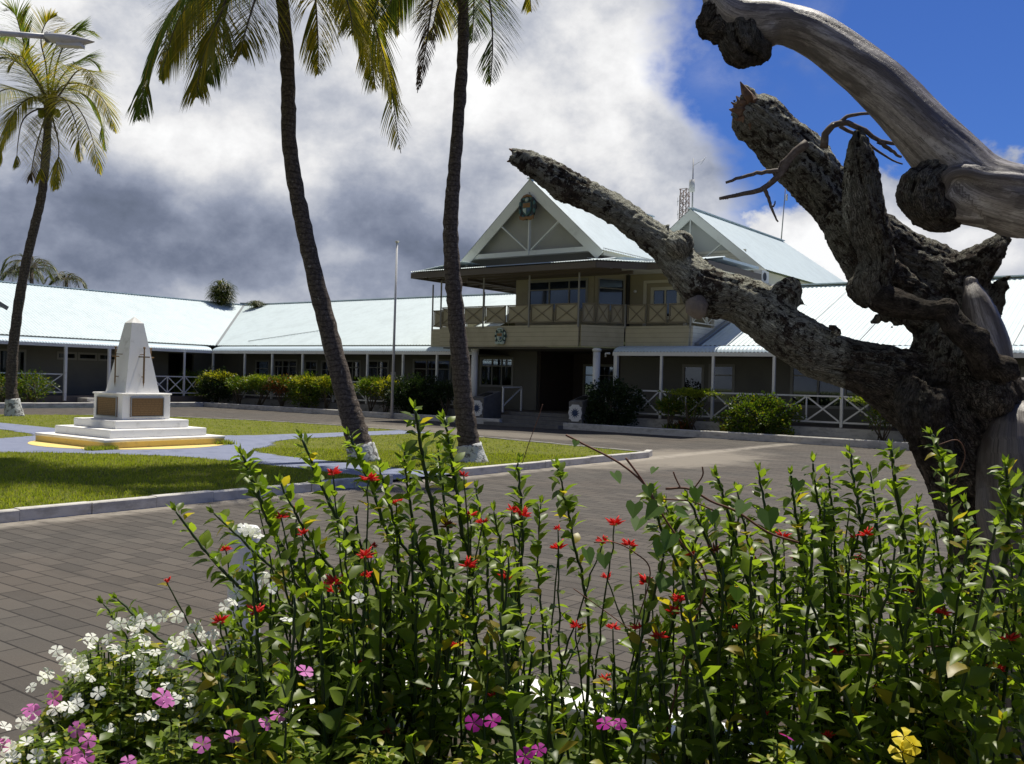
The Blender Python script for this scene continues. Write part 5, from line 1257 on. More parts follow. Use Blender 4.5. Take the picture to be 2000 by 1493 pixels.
limbB = chain([(1462, 214, 36, .1), (1480, 232, 44, .1), (1520, 275, 50, .1), (1565, 320, 52, .1), (1612, 372, 50, .12), (1655, 425, 50, .14), (1710, 470, 52, .15), (1770, 510, 56, .14), (1830, 548, 62, .1), (1868, 600, 66, .05), (1872, 670, 76, .02)])
limbB2 = chain([(1560, 320, 20, .02), (1620, 400, 34, .06), (1665, 470, 44, .06), (1705, 530, 45, .04), (1760, 575, 45, .05), (1840, 640, 50, .02)])
stub = chain([(1676, 258, 9, -.12), (1676, 290, 22, -.12), (1682, 340, 32, -.12), (1690, 400, 37, -.13), (1700, 460, 37, -.14), (1712, 510, 33, -.15), (1706, 550, 32, -.16), (1716, 590, 28, -.16)])
stubD = chain([(1966, 462, 9, .0), (1948, 480, 17, 0), (1925, 500, 27, 0), (1895, 530, 40, .02), (1870, 580, 45, .04)])
stubD2 = chain([(1962, 552, 14, -.02), (1945, 580, 20, 0), (1915, 640, 30, 0), (1890, 700, 40, 0)])
folds = [chain([(1790, 745, 26, -.14), (1770, 790, 22, -.16), (1785, 850, 18, -.17), (1820, 910, 14, -.17)]), chain([(1815, 760, 22, -.17), (1800, 800, 20, -.2), (1812, 850, 18, -.2), (1840, 910, 14, -.19)]), chain([(1845, 765, 20, -.19), (1835, 810, 20, -.22), (1838, 870, 18, -.21), (1865, 930, 12, -.2)]),
         chain([(1870, 640, 40, -.06), (1850, 700, 34, -.1), (1840, 760, 30, -.14)])]
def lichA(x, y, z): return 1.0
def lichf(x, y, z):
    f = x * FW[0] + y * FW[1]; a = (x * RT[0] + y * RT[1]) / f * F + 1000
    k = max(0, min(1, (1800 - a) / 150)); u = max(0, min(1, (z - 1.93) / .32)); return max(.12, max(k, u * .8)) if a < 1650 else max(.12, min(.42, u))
barkballs = [(1362, 600, 0, .0, (1, 1, 1)), (1535, 582, 30, .02, (1, 1, 1.15)), (1510, 600, 30, .03, (1, 1, 1)), (1545, 565, 22, .02, (1, 1, 1)), (1328, 478, 26, .1, (1, 1, 1)), (1690, 560, 33, -.12, (1, 1, 1)), (1688, 535, 24, -.12, (1, 1, 1)),
             (1935, 772, 42, -.20, (1, 1, 1)), (1960, 835, 30, -.18, (1, 1, 1)), (1800, 800, 50, -.08, (1, 1, 1.4)), (1230, 430, 30, .3, (1, 1, 1)), (1470, 235, 42, .1, (1, 1, 1)), (1745, 600, 20, -.1, (1, 1, 1))]
barkballs = [q for q in barkballs if q[2] > 0]
jag = [(1480, 210, 1446, 158, 16, .1), (1450, 200, 1447, 182, 12, .06), (1448, 225, 1422, 225, 12, .06), (1465, 240, 1450, 256, 14, .06), (1440, 205, 1428, 204, 9, .12), (1455, 215, 1424, 216, 13, .08), (1460, 225, 1430, 192, 10, .14), (1455, 235, 1438, 242, 12, .1), (1010, 300, 996, 290, 8, .5), (1015, 312, 990, 312, 8, .5), (1640, 652, 1622, 636, 7, -.1), (1680, 265, 1664, 250, 7, -.12), (1678, 262, 1681, 244, 7, -.12),
       (1735, 615, 1700, 632, 12, -.1), (1760, 620, 1742, 640, 9, -.1), (1600, 462, 1590, 446, 0.1, .1), (1298, 448, 1312, 436, 9, .2), (1120, 352, 1134, 342, 6, .38), (1240, 425, 1262, 424, 8, .25), (1964, 470, 1975, 455, 7, 0), (1958, 468, 1956, 448, 7, 0), (1960, 548, 1974, 538, 9, -.02), (1105, 385, 1118, 400, 6, .38), (1540, 605, 1562, 622, 10, 0), (1560, 590, 1578, 598, 8, 0)]
jag = [j for j in jag if j[4] > 1]
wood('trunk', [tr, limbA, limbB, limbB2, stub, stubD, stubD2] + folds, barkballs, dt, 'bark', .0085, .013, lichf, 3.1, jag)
E1 = chain([(2075, 1240, 60, .35), (2120, 1000, 70, .2), (2200, 760, 80, .05), (2230, 560, 82, -.15), (2160, 440, 78, -.3), (2060, 402, 74, -.4), (1975, 388, 68, -.45), (1905, 362, 66, -.45), (1855, 310, 62, -.42), (1795, 245, 55, -.4), (1730, 180, 52, -.35), (1660, 120, 49, -.3), (1590, 70, 44, -.25), (1530, 48, 40, -.22), (1470, 42, 44, -.2), (1430, 30, 42, -.2), (1405, 0, 32, -.2), (1395, -50, 26, -.2)], 110)
E2_ = chain([(1850, 340, 40, -.42), (1850, 385, 44, -.45), (1900, 405, 38, -.45), (1960, 410, 36, -.44), (2040, 420, 44, -.42)])
E3 = chain([(1842, 372, 10, -.50), (1850, 345, 14, -.52), (1880, 335, 15, -.535), (1920, 345, 14, -.545), (1970, 352, 15, -.55), (2050, 370, 18, -.52)])
wood('bare_limb', [E1, E2_, E3], [(1870, 385, 58, -.44, (1.2, 1, .9)), (1500, 60, 34, -.22, (1, 1, 1)), (1425, 50, 30, -.2, (1, 1, 1))], dt, 'bare_wood', .0095, .0065, lichA, 5.5)
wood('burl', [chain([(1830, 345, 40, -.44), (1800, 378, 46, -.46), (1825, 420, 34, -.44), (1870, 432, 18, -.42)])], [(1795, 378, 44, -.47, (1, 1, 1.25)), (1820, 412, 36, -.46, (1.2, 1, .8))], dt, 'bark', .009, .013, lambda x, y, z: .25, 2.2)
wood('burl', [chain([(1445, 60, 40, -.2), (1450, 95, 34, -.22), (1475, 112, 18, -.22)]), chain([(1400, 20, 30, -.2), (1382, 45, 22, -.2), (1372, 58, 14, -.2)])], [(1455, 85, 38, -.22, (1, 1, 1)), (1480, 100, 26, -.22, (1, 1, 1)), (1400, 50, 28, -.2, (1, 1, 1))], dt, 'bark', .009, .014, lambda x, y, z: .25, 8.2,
     [(1385, 40, 1364, 34, 10, -.2), (1385, 62, 1362, 66, 10, -.2), (1390, 55, 1370, 80, 9, -.2), (1395, 70, 1395, 88, 9, -.2)])
C1 = chain([(1700, 540, 16, -.14), (1718, 578, 28, -.17), (1755, 594, 27, -.2), (1800, 606, 20, -.24), (1845, 612, 19, -.26), (1868, 640, 24, -.28), (1905, 672, 26, -.28), (1922, 705, 30, -.24), (1940, 735, 34, -.18), (1952, 775, 40, -.12), (1950, 830, 40, -.06)])
C2 = chain([(1888, 540, 8, -.03), (1905, 590, 26, -.09), (1918, 640, 36, -.10), (1932, 690, 40, -.115), (1944, 735, 34, -.11), (1952, 775, 22, -.05)])
G1 = chain([(1992, 740, 12, -.08), (1998, 790, 28, -.08), (1982, 850, 60, -.19), (1985, 940, 76, -.20), (2005, 1080, 86, -.20), (2025, 1280, 97, -.20), (2035, 1500, 115, -.2), (2035, 1700, 150, -.15)])
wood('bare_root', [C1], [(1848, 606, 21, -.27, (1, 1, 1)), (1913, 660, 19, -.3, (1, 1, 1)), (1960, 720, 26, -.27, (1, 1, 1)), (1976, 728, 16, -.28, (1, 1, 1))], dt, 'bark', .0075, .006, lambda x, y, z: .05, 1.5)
G2 = [chain([(1935, 905, 14, -.20), (1930, 980, 24, -.22), (1945, 1080, 30, -.22), (1955, 1250, 34, -.22)]), chain([(2010, 800, 16, -.14), (1990, 830, 26, -.2), (1960, 870, 30, -.2)])]
wood('bare_trunk', [G1] + G2, [], dt, 'bare_wood', .009, .008, lambda x, y, z: .30, 4.5)
wood('bare_strip', [C2, chain([(1897, 545, 12, -.06), (1893, 590, 14, -.08), (1902, 650, 15, -.10)]), chain([(1930, 600, 12, -.08), (1945, 650, 14, -.09), (1952, 700, 14, -.1)])], [], dt, 'bare_wood', .0075, .005, lambda x, y, z: 1.2, 6.5)
b = MB(); b.ball(atD(1362, 600, TD - .05 + .1), 22 * TD / F, 12, 9, (1, 1, 1.05)); o = b.build('gall', MT['broken_wood'], dt)
for v in o.data.vertices: v.co += Vector((mnoise.noise(v.co * 30), mnoise.noise(v.co * 30 + Vector((3, 1, 2))), mnoise.noise(v.co * 25))) * .012
mat('gall_grey', (.20, .17, .145), .9, dirty((.17, .14, .12), 30, .4, .7, .7, 60, 1, .01)); o.data.materials[0] = MT['gall_grey']
bk = MB()
for px, py, qx, qy, rr in ((1470, 215, 1446, 160, 15), (1462, 222, 1424, 214, 15), (1455, 215, 1438, 188, 11), (1470, 240, 1446, 250, 15), (1462, 232, 1432, 232, 13), (1478, 215, 1460, 176, 12), (1465, 225, 1428, 200, 9)):
    bk.tube([atD(px, py, TD + .1), atD((px + qx) / 2 + 2, (py + qy) / 2, TD + .06), atD(qx, qy, TD + .08)], [rr * TD / F, rr * .8 * TD / F, .003], 5, smooth=False)
bk.build('broken_end', MT['broken_wood'], dt)
bk = MB()
for px, py, qx, qy, rr in ((1014, 303, 994, 291, 7), (1012, 312, 990, 316, 8), (1016, 308, 998, 304, 8)):
    bk.tube([atD(px, py, TD + .5 * KT), atD((px + qx) / 2, (py + qy) / 2 - 1, TD + .5 * KT), atD(qx, qy, TD + .5 * KT)], [rr * TD / F, rr * .8 * TD / F, .003], 5, smooth=False)
bk.build('broken_end', MT['broken_wood'], dt)
def twig(pts, r0, r1, dd=-.1):
    dd *= KT; q = smooth([tuple(atD(x, y, TD + dd)) for x, y in pts], 14); R = random.Random(int(pts[0][0])); b = MB()
    b.tube([Vector(p) + Vector((R.gauss(0, .0015), 0, R.gauss(0, .0015))) for p in q], [(r0 + (r1 - r0) * i / 14) * TD / F for i in range(15)], 7); b.build('twig', MT['twig_wood'], dt)
mat('twig_wood', (.11, .085, .07), .75, dirty((.24, .21, .19), 40, .45, .7, .6))
twig([(1575, 280), (1545, 305), (1526, 336), (1495, 366), (1450, 380), (1405, 388)], 9, 3)
twig([(1527, 334), (1490, 336), (1450, 346), (1418, 357)], 5, 2.5); twig([(1492, 368), (1500, 385), (1508, 410), (1519, 433)], 4.5, 1.5); twig([(1507, 405), (1513, 400), (1514, 394)], 2, 1)
twig([(1440, 381), (1425, 385), (1412, 389)], 3.5, 1.5); twig([(1550, 298), (1528, 315), (1520, 330)], 3, 2)
twig([(1610, 290), (1612, 262), (1628, 245), (1655, 241), (1690, 256), (1720, 276), (1762, 282), (1795, 299)], 8, 2.5); twig([(1640, 240), (1660, 226), (1700, 222), (1733, 226)], 4.5, 2)
twig([(1640, 246), (1680, 268), (1720, 300), (1762, 321)], 4, 1.5, -.05); twig([(1715, 276), (1735, 290), (1760, 308)], 5, 2.5); twig([(1745, 280), (1770, 282), (1790, 296)], 3, 1.5, -.12)
b = MB(); b.tube([atD(1777, 842, TD - .2), atD(1790, 880, TD - .2), atD(1815, 945, TD - .2)], [.004, .011, .005], 6); b.build('bare_splinter', MT['bare_wood'], dt)

# ================================================================== FOREGROUND PLANTS
RF = random.Random(21)
def leaf(b, p, d, up, l, w, curl=.35, fold=.25, seg=3):
    """pointed oval leaf folded along its midrib, curling down"""
    d = d.normalized(); s = d.cross(up)
    if s.length < .05: s = d.orthogonal()
    s.normalize(); u = s.cross(d); ws = (0, .8, 1.0, .62, 0) if seg == 3 else (0, 1.0, .75, 0)
    n = len(ws) - 1; vs = []; q = Vector(p); dv = d
    for k in range(n + 1):
        if 0 < k < n:
            ww = w * .5 * ws[k]; vs += [q + s * ww + u * ww * fold, q, q - s * ww + u * ww * fold]
        else: vs.append(q.copy())
        dv = (dv - u * curl / n * 1.4).normalized(); q = q + dv * (l / n)
    fs = [(0, 1, 2), (0, 2, 3)]
    for k in range(n - 2):
        o = 1 + 3 * k; fs += [(o, o + 3, o + 4, o + 1), (o + 1, o + 4, o + 5, o + 2)]
    o = 1 + 3 * (n - 2); e = len(vs) - 1; fs += [(o, e, o + 1), (o + 1, e, o + 2)]
    b.add(vs, fs, True)
def red_head(C, R, parent, sc=1.0):
    b = MB(); n = R.randint(12, 22); dry = R.random() < .1
    for k in range(n):
        a = R.uniform(0, 6.283); e = R.uniform(-.15, 1.1); d = Vector((math.cos(a) * math.cos(e), math.sin(a) * math.cos(e), math.sin(e) * .8 + .1)).normalized()
        l = R.uniform(.009, .021) * sc; q = C + d * .004 * sc; s = d.orthogonal().normalized(); t = d.cross(s); r = .0022 * sc
        vs = []; 
        for f, rr in ((0, .5), (.35, 1.15), (.7, .7)):
            for j in range(4): vs.append(q + d * l * f + (s * math.cos(j * 1.571) + t * math.sin(j * 1.571)) * r * rr)
        vs.append(q + d * l)
        b.add(vs, [(4 * i + j, 4 * i + (j + 1) % 4, 4 * i + 4 + (j + 1) % 4, 4 * i + 4 + j) for i in range(2) for j in range(4)] + [(8 + j, 8 + (j + 1) % 4, 12) for j in range(4)], True)
    return b.build('flower_head', MT['petal_dry' if dry else 'petal_red'], parent)
SOIL = .58
def shoot(plant, P, r0, R, l0=.3, lsz=(.035, .075), sp=.021, flower=None, tipsz=.03, red=False, dens=1.0):
    """one jointed stem with alternate leaves"""
    n = max(8, int(sum((Vector(P[k + 1]) - Vector(P[k])).length for k in range(len(P) - 1)) / .03)); q = [Vector(p) for p in smooth([tuple(p) for p in P], n)]
    kn = [Vector((R.gauss(0, .0022), R.gauss(0, .0022), 0)) if i % 2 else Vector((0, 0, 0)) for i in range(len(q))]; q = [a + k for a, k in zip(q, kn)]
    b = MB(); b.tube(q, [(r0 * (1 - .62 * i / n)) * (1.12 if i % 2 else .96) for i in range(n + 1)], 6)
    st = b.build('stem', MT['stem_green'], plant); lb = MB(); ph = R.uniform(0, 6.28); pl = R.uniform(0, 3.14)
    tot = n * 1.0; i = n * l0; k = 0
    stepi = sp / max(1e-4, (q[1] - q[0]).length)
    while i < n:
        f = i / n; j = int(i); p = q[j].lerp(q[min(j + 1, n)], i - j); d = (q[min(j + 1, n)] - q[max(j - 1, 0)]).normalized()
        a = pl + (k % 2) * math.pi + R.gauss(0, .9); s = d.orthogonal().normalized(); o = s * math.cos(a) + d.cross(s) * math.sin(a)
        big = (lsz[0] + (lsz[1] - lsz[0]) * math.sin(math.pi * min(1, (1 - f) * 1.1 + .12)) * R.uniform(.6, 1.2))
        if R.random() < .88 * dens: leaf(lb, p + o * r0 * .7, (o + d * R.uniform(.1, 1.5) + Vector((0, 0, R.uniform(-.35, .45)))), Vector((R.gauss(0, .35), R.gauss(0, .35), 1)) - o * .3, big, big * R.uniform(.46, .68), R.uniform(-.1, .8), R.uniform(.1, .7), 2 if big < .04 else 3)
        i += stepi * R.uniform(.7, 1.3); k += 1
    e = q[-1]; d = (q[-1] - q[-2]).normalized()
    if not flower:
        for m_ in range(4):
            a = m_ * 1.6 + ph; s = d.orthogonal().normalized(); o = s * math.cos(a) + d.cross(s) * math.sin(a); leaf(lb, e, d * 1.2 + o * .7, o * -1 + d * .2, tipsz * R.uniform(.7, 1.2), tipsz * .4, -.2, .4, 2)
    lb.build('leaves', MT['leaf_shrub'], st)
    if flower: red_head(e, R, st, flower)
    return q
def env(px):                                                     # how high ordinary shoots reach
    T = [(330, 1260), (400, 1130), (470, 1050), (560, 985), (680, 960), (800, 950), (930, 985), (1010, 1040), (1090, 1120), (1150, 1180), (1210, 1210), (1250, 1120), (1290, 1010), (1340, 965), (1440, 945), (1560, 925), (1660, 905), (1760, 915), (1830, 985), (1900, 1010), (1990, 940), (2060, 900)]
    for (a, c), (d, e) in zip(T, T[1:]):
        if a <= px <= d: return c + (e - c) * (px - a) / (d - a)
    return 1300
CL = [('flowering_shrub', 640, 1560, 2.45, 'leggy red flowered shrub leaning left over the white flowers'),
      ('flowering_shrub', 800, 1600, 2.60, 'tall red flowered shrub whose bare tips reach in front of the two palm trunks'),
      ('flowering_shrub', 980, 1590, 2.50, 'red flowered shrub in the middle left of the bed, dense and leafy below'),
      ('flowering_shrub', 1180, 1560, 2.55, 'sparse open red flowered shrub in the gap at the centre of the bed'),
      ('flowering_shrub', 1420, 1590, 2.55, 'leafy red flowered shrub to the right of the gap, its stems fanning left'),
      ('flowering_shrub', 1640, 1600, 2.65, 'tall dense red flowered shrub beside the dead trunk'),
      ('flowering_shrub', 1860, 1600, 2.50, 'dense red flowered shrub in front of the dead trunk'),
      ('flowering_shrub', 2040, 1600, 2.35, 'red flowered shrub at the far right edge of the bed')]
PL = []
for nm, bx, by, dd, lab in CL:
    c = atD(bx, by, dd); c.z = SOIL; PL.append((thing(nm, c, lab, 'shrub', 'red flowered shrubs in the raised bed'), bx, dd, c))
def nearest(px, slack=0): return min(PL, key=lambda P: abs(P[1] - px - (60 if px < 600 else 0)) + RF.uniform(0, slack))
def go(tx, ty, via=(), dd=None, r=.0075, flower=None, l0=.3, lsz=(.035, .085), sp=.021, plant=None, dens=1.0, base=None):
    P = plant or nearest(tx, 60); D_ = P[2]; dt_ = dd if dd is not None else RF.uniform(-.28, .28)
    b0 = Vector(P[3]) + Vector((RF.gauss(0, .14), RF.gauss(0, .08), 0))
    pts = [b0]
    if via:
        for k, (x, y) in enumerate(via): pts.append(atD(x, y, D_ + dt_ * (k + 1) / (len(via) + 1)))
    else:
        T = atD(tx, ty, D_ + dt_); m = b0.lerp(T, .5); out = Vector((T.x - b0.x, T.y - b0.y, 0)); pts.append(m + out * RF.uniform(.0, .4) + Vector((RF.gauss(0, .05), RF.gauss(0, .04), -.03)))
    pts.append(atD(tx, ty, D_ + dt_)); return shoot(P[0], pts, r, RF, l0, lsz, sp, flower, dens=dens)
EXP = [(475, 890, [(640, 1240), (545, 1060), (500, 960)], .012), (343, 1000, [(640, 1300), (520, 1190), (430, 1110)], .0095), (418, 1003, [(720, 1280), (620, 1180), (515, 1095)], .009),
       (590, 858, [(760, 1250), (700, 1090), (640, 975)], .012), (683, 852, [(800, 1200), (745, 1010), (712, 920)], .010), (810, 800, [(870, 1200), (850, 1030), (826, 900)], .012), (868, 820, [(905, 1200), (900, 1020), (884, 910)], .011),
       (790, 882, [(860, 1250), (822, 1100), (800, 980)], .009), (548, 945, [(680, 1200), (600, 1050)], .008), (230, 1170, [(560, 1400), (420, 1320), (300, 1240)], .009), (202, 1180, [(520, 1440), (380, 1360), (270, 1275)], .008),
       (1056, 985, [(1060, 1300), (1050, 1120)], .006), (1090, 915, [(1150, 1250), (1120, 1060), (1105, 980)], .007), (1012, 905, [(1010, 1250), (1020, 1080), (1018, 990)], .009), (640, 965, [(780, 1250), (690, 1080)], .009),
       (740, 915, [(850, 1230), (780, 1050)], .009), (930, 955, [(960, 1250), (950, 1080)], .008), (855, 880, [(890, 1200), (870, 1000)], .009), (965, 1000, [(1000, 1280), (985, 1120)], .008),
       (1400, 930, [(1480, 1250), (1435, 1050)], .011), (1482, 922, [(1540, 1250), (1505, 1060)], .011), (1545, 928, [(1590, 1250), (1560, 1050)], .011), (1588, 905, [(1630, 1250), (1605, 1040)], .010), (1660, 884, [(1720, 1250), (1690, 1060), (1670, 960)], .012),
       (1700, 922, [(1740, 1250), (1718, 1060)], .010), (1740, 878, [(1790, 1300), (1770, 1080), (1750, 960)], .013), (1825, 850, [(1850, 1300), (1858, 1080), (1848, 940)], .012), (1885, 985, [(1900, 1300), (1895, 1120)], .010),
       (1965, 912, [(1930, 1300), (1965, 1080), (1970, 985)], .013), (1995, 940, [(2010, 1300), (2005, 1080)], .011), (1300, 985, [(1440, 1300), (1370, 1140), (1325, 1050)], .010), (1270, 960, [(1400, 1300), (1330, 1120), (1290, 1030)], .009),
       (1345, 975, [(1480, 1300), (1400, 1100)], .010), (1440, 960, [(1520, 1280), (1470, 1100)], .010), (1620, 930, [(1650, 1250), (1630, 1050)], .010), (1790, 985, [(1810, 1280), (1800, 1100)], .010), (1365, 1000, [(1500, 1350), (1420, 1150)], .011), (1560, 960, [(1600, 1300), (1575, 1100)], .011)]
for tx, ty, via, r in EXP: go(tx, ty, via, RF.uniform(-.2, .2), r * .72, None, .22, (.024, .052), .023, dens=.85, plant=(PL[1] if 560 < tx < 880 and via[0][0] > 700 else None))
REDS = [(650, 927), (720, 938), (775, 985), (905, 930), (918, 1008), (943, 1022), (1000, 997), (1020, 1008), (875, 1030), (580, 998), (550, 1012), (505, 992), (590, 1045), (728, 1068), (712, 1088), (715, 1125), (655, 1140), (652, 1156), (325, 1137), (440, 1075), (500, 1198), (430, 1215),
        (1090, 1035), (1090, 1072), (1200, 1025), (1178, 1058), (1230, 1066), (1185, 1130), (1262, 1140), (1325, 1172), (1315, 1197), (1197, 1228), (1250, 1228), (1245, 1260), (1285, 1245), (1125, 1225), (915, 1108), (990, 1130), (890, 1262), (955, 1300), (968, 1365), (830, 1345), (755, 1430), (1365, 1155),
        (1395, 1078), (1350, 1085), (1480, 1100), (1530, 1050), (1560, 1090), (1675, 1092), (1560, 1140), (1668, 1050), (1692, 1046), (1636, 1275), (1615, 1438), (1775, 1155), (1712, 1345), (1948, 1310), (1970, 1250), (1495, 1395), (1182, 1330), (700, 1300), (560, 1320), (1440, 1230), (1840, 1200)]
for tx, ty in REDS:
    low = ty > 1180
    go(tx, ty, (), RF.uniform(-.35, -.05) if low else RF.uniform(-.2, .1), .0045, RF.uniform(.85, 1.45), .3, (.02, .05), .024, dens=.8)
for lo, hi, n in ((380, 1130, 82), (1130, 1260, 4), (1250, 2080, 108)):       # the leafy mass
    for k in range(n):
        tx = lo + (hi - lo) * ((k + RF.random()) / n); e = env(tx); ty = e + abs(RF.gauss(0, 1)) * 110 + RF.uniform(0, 150) + 20; 
        if 1130 < tx < 1260: ty = max(ty, 1200)
        go(tx + RF.uniform(-15, 15), min(ty, 1420), (), RF.uniform(-.45, .35), RF.uniform(.005, .0085), None, .45 if 850 < tx < 1420 else .15, (.028, .066), .018)
for k in range(46):                                              # low leafy filling at the front
    tx = RF.uniform(420, 2050)
    if 840 < tx < 1500 and RF.random() < .88: continue
    go(tx, RF.uniform(1300, 1470), (), RF.uniform(-.6, -.1), .005, None, .05, (.03, .066), .018)
for k in range(9): go(RF.uniform(1120, 1260), RF.uniform(1240, 1420), (), RF.uniform(-.3, .1), .006, None, .3, (.03, .08), .03, plant=PL[3])

# ---- periwinkles
def flower5(C, up, r, m, parent, R):
    up = up.normalized(); s = up.orthogonal().normalized(); t = up.cross(s); b = MB(); ph = R.uniform(0, 6.28); cup = R.uniform(-.25, .35)
    for k in range(5):
        a = ph + k * 1.2566; o = s * math.cos(a) + t * math.sin(a); w = s * -math.sin(a) + t * math.cos(a); h = cup + R.uniform(-.15, .15)
        P = lambda f, g, hh: C + o * r * f + w * r * g + up * r * hh
        b.add([P(.04, 0, 0), P(.45, .24, .06 + h * .4), P(.80, .50, .03 + h), P(1.02, .22, h), P(.96, -.34, -.04 + h), P(.45, -.22, .0 + h * .4)], [(0, 1, 5), (1, 2, 4, 5), (2, 3, 4)])
    f = b.build('flower', MT[m], parent)
    return f
def periwinkle(name, px, py, wpx, D_, label, cat_m, n, R, fl, m, tall=.45):
    C = atD(px, py, D_); rx = wpx / 2 * D_ / F; t = thing('periwinkle', (C.x, C.y, SOIL), label, 'flowering plant', 'periwinkles at the front of the raised bed'); H = C.z - SOIL
    sb = MB(); lb = MB()
    for k in range(int(n * 2.6)):
        a = R.uniform(0, 6.283); q = math.sqrt(R.random()); e = Vector((C.x + math.cos(a) * rx * q, C.y + math.sin(a) * rx * .8 * q, C.z - (q ** 2) * H * .45 - R.uniform(0, .05)))
        s0 = Vector((C.x + (e.x - C.x) * .35, C.y + (e.y - C.y) * .35, SOIL)); mid = s0.lerp(e, .55) + Vector((0, 0, -.03)); sb.tube([s0, mid, e], [.004, .003, .002], 5)
        d = (e - mid).normalized()
        for j in range(13):
            f = j / 12; p = mid.lerp(e, f); aa = j * 1.57 + a; s = d.orthogonal().normalized(); o = s * math.cos(aa) + d.cross(s) * math.sin(aa); l = R.uniform(.026, .044) * (1.1 - .35 * f)
            for sg in (1, -1): leaf(lb, p, o * sg + d * R.uniform(.4, .9), d, l, l * .5, .5, .2, 2)
    for k in range(int(n * 26)):
        a = R.uniform(0, 6.283); q = math.sqrt(R.random()); f = R.random() ** .6; p = Vector((C.x + math.cos(a) * rx * q, C.y + math.sin(a) * rx * .8 * q, SOIL + .04 + (C.z - (q ** 2) * H * .45 - SOIL - .05) * f))
        o = Vector((math.cos(a) * q + R.gauss(0, .6), math.sin(a) * q + R.gauss(0, .6), R.uniform(-.1, .9))); l = R.uniform(.026, .046); leaf(lb, p, o, Vector((R.gauss(0, .3), R.gauss(0, .3), 1)), l, l * .5, .5, .2, 2)
    sb.build('stems', MT['stem_green'], t); lb.build('leaves', MT['leaf_peri'], t)
    for x, y in fl:
        dd = D_ - rx * .25 - R.uniform(0, .12); Cf = atD(x, y, dd); toc = (Vector((0, 0, CH)) - Cf).normalized(); up = (toc * R.uniform(.2, 1.1) + Vector((R.gauss(0, .4), R.gauss(0, .4), R.uniform(.4, 1.1))))
        flower5(Cf, up, R.uniform(.0125, .0175) * (1.15 if m != 'petal_white' else 1), m, t, R)
RP = random.Random(8)
def jit(L, n): return L + [(x + RP.gauss(0, 45), y + abs(RP.gauss(0, 50)) + 4) for x, y in L for _ in range(n)]
WH = [(262, 1215), (220, 1222), (235, 1218), (180, 1245), (172, 1262), (160, 1250), (135, 1292), (150, 1300), (125, 1285), (142, 1280), (155, 1290), (132, 1303), (300, 1212), (330, 1200), (318, 1205), (345, 1204), (255, 1232), (272, 1225), (230, 1270), (240, 1282), (222, 1264), (165, 1322), (158, 1318), (85, 1325), (92, 1316), (275, 1310), (312, 1312), (318, 1308),
      (287, 1362), (297, 1400), (252, 1408), (226, 1438), (212, 1425), (370, 1228), (386, 1222), (365, 1248), (350, 1262), (395, 1240), (415, 1238), (340, 1255), (410, 1270)]
WH2 = [(35, 1455), (52, 1450), (20, 1462), (8, 1420), (44, 1412), (70, 1478), (25, 1482), (135, 1380), (60, 1405), (150, 1376)]
WH3 = [(424, 1412), (432, 1404), (370, 1380), (375, 1400), (380, 1365), (440, 1185), (462, 1160), (515, 1130), (512, 1118), (486, 1037), (498, 1042), (470, 1038), (505, 1048), (478, 1032), (560, 1210), (600, 1240), (620, 1300), (455, 1175), (530, 1150), (700, 1170)]
periwinkle('w', 245, 1232, 430, 2.35, 'bushy periwinkle covered in white flowers, the largest at the left', 'w', 84, RP, jit(WH, 1), 'petal_white')
periwinkle('w', 70, 1420, 260, 2.0, 'low periwinkle with white flowers at the bottom left corner', 'w', 36, RP, jit(WH2, 1), 'petal_white')
periwinkle('w', 455, 1240, 240, 2.3, 'white flowered periwinkle in front of the bollard, tangled in the leaning stems', 'w', 40, RP, WH3, 'petal_white')
periwinkle('p', 150, 1400, 240, 1.95, 'pink flowered periwinkle at the bottom left beside the white ones', 'p', 32, RP, [(65, 1392), (58, 1384), (150, 1425), (105, 1365), (172, 1446), (150, 1485), (138, 1478), (165, 1482), (3, 1455)], 'petal_pink')
periwinkle('p', 350, 1400, 280, 1.95, 'pink flowered periwinkle below the large white one', 'p', 40, RP, [(325, 1370), (318, 1360), (395, 1455), (250, 1489), (453, 1440)], 'petal_pink')
periwinkle('p', 560, 1400, 260, 1.95, 'yellow leaved periwinkle with two pale pink flowers under the leaning shrub', 'p', 38, RP, [(595, 1312), (545, 1395), (520, 1412)], 'petal_pink')
periwinkle('m', 930, 1440, 220, 1.95, 'low periwinkle with deep magenta flowers at the bottom centre', 'm', 34, RP, [(925, 1412), (962, 1408), (1052, 1465), (1025, 1478)], 'petal_magenta')
periwinkle('m', 1200, 1440, 220, 1.95, 'low periwinkle with one large magenta flower in front of the white wall', 'm', 7, RP, [(1210, 1412), (1182, 1413)], 'petal_magenta')
periwinkle('m', 740, 1440, 240, 1.95, 'flowerless yellow green periwinkle between the pink and the magenta ones', 'm', 34, RP, [], 'petal_magenta')
periwinkle('m', 1520, 1450, 200, 1.95, 'pale leaved periwinkle with a small purple flower at the bottom right', 'm', 24, RP, [(1538, 1438)], 'petal_magenta')
c = atD(1766, 1455, 1.9); t = thing('yellow_flowered_vine', (c.x, c.y, SOIL), 'bright yellow trumpet flower low at the bottom right', 'flowering plant')
b = MB(); b.tube([(c.x, c.y, SOIL), c - Vector((0, 0, .02))], [.004, .002], 5); b.build('stem', MT['stem_green'], t)
for x, y, s_ in ((1766, 1440, .024), (1762, 1470, .026), (1780, 1455, .02)): flower5(atD(x, y, 1.9), Vector((.2, -.4, .6)), s_, 'petal_yellow', t, RP)
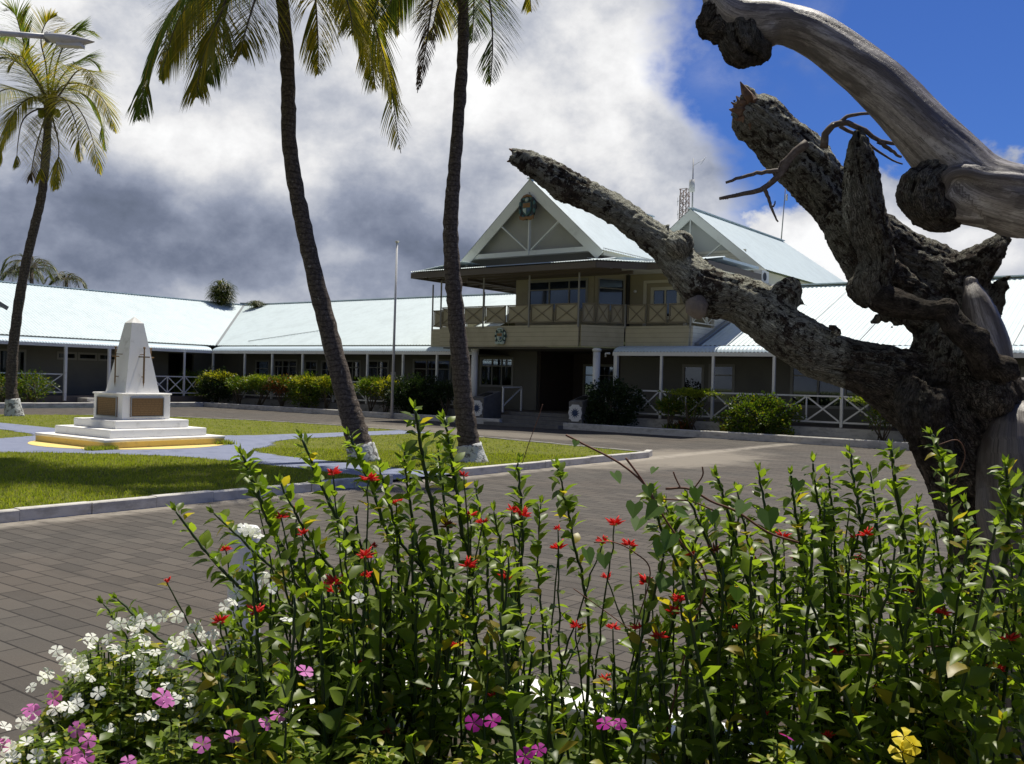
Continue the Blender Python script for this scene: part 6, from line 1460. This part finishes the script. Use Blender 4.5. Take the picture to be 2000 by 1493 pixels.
# ---- climbing vine with heart leaves
c = atD(1290, 1500, 2.45); vn = thing('climbing_vine', (c.x, c.y, SOIL), 'thin reddish vine with heart shaped leaves climbing over the right shrubs', 'vine')
def vine(pts, r=2.0, dd=2.35):
    q = smooth([tuple(atD(x, y, dd)) for x, y in pts], 24); b = MB(); b.tube([Vector(p) for p in q], r * dd / F, 5); b.build('tendril', MT['vine_stem'], vn); return q
vine([(1290, 1480), (1345, 1250), (1380, 1130), (1330, 1060), (1290, 1000), (1262, 950), (1210, 905), (1140, 868), (1105, 850)], 2.2)
vine([(1290, 1000), (1255, 940), (1222, 895)], 2.2); vine([(1300, 955), (1345, 955), (1390, 980), (1440, 1000), (1500, 1040), (1560, 1060)], 2.4); vine([(1295, 975), (1350, 980), (1400, 1000)], 1.6); vine([(1330, 955), (1320, 935), (1315, 922)], 1.6); vine([(1355, 955), (1372, 930), (1372, 912)], 1.6)
vine([(1020, 905), (1035, 860), (1052, 815), (1060, 790)], .8); vine([(1240, 1230), (1270, 1120), (1240, 1080), (1200, 1060), (1160, 1060)], 1.4); vine([(1230, 1230), (1190, 1200), (1120, 1150)], 1.0)
vine([(1640, 1160), (1700, 1170), (1800, 1190), (1880, 1200)], 1.4); vine([(1600, 1275), (1700, 1280), (1800, 1265), (1880, 1262)], 1.4); vine([(1830, 870), (1870, 860), (1885, 890), (1870, 930), (1860, 950)], 1.0)
hb = 0
for x, y, s_ in [(1200, 925, .032), (1265, 950, .03), (1240, 985, .04), (1285, 990, .045), (1250, 1015, .04), (1322, 1000, .036), (1362, 955, .038), (1342, 940, .026), (1310, 1045, .045), (1292, 1060, .04), (1280, 915, .022), (1125, 862, .018), (1390, 1000, .034), (1455, 985, .042), (1560, 940, .03), (1500, 1000, .05), (1180, 1085, .036), (1145, 1075, .04), (1300, 1130, .045), (1820, 1165, .05), (1440, 1150, .035), (1545, 1320, .04), (1380, 1215, .035)]:
    C = atD(x, y, 2.3); b = MB(); R = RP; n = (Vector((0, 0, CH)) - C).normalized() + Vector((R.gauss(0, .4), R.gauss(0, .4), R.uniform(.2, .9))); n.normalize(); u = Vector((R.gauss(0, .3), R.gauss(0, .3), -1)); u = (u - n * u.dot(n)).normalized(); w = n.cross(u)
    H = [(0, 0), (-.22, .28), (-.1, .52), (.25, .55), (.6, .32), (1.0, 0)]
    L_ = [C + u * a * s_ + w * g * s_ * .95 + n * g * s_ * .25 for a, g in H]; R_ = [C + u * a * s_ - w * g * s_ * .95 + n * g * s_ * .25 for a, g in H]
    b.add(L_ + R_[1:5], [(0, 1, 2, 3, 4, 5), (0, 5, 9, 8, 7, 6)]); b.build('heart_leaf', MT['leaf_vine'], vn)
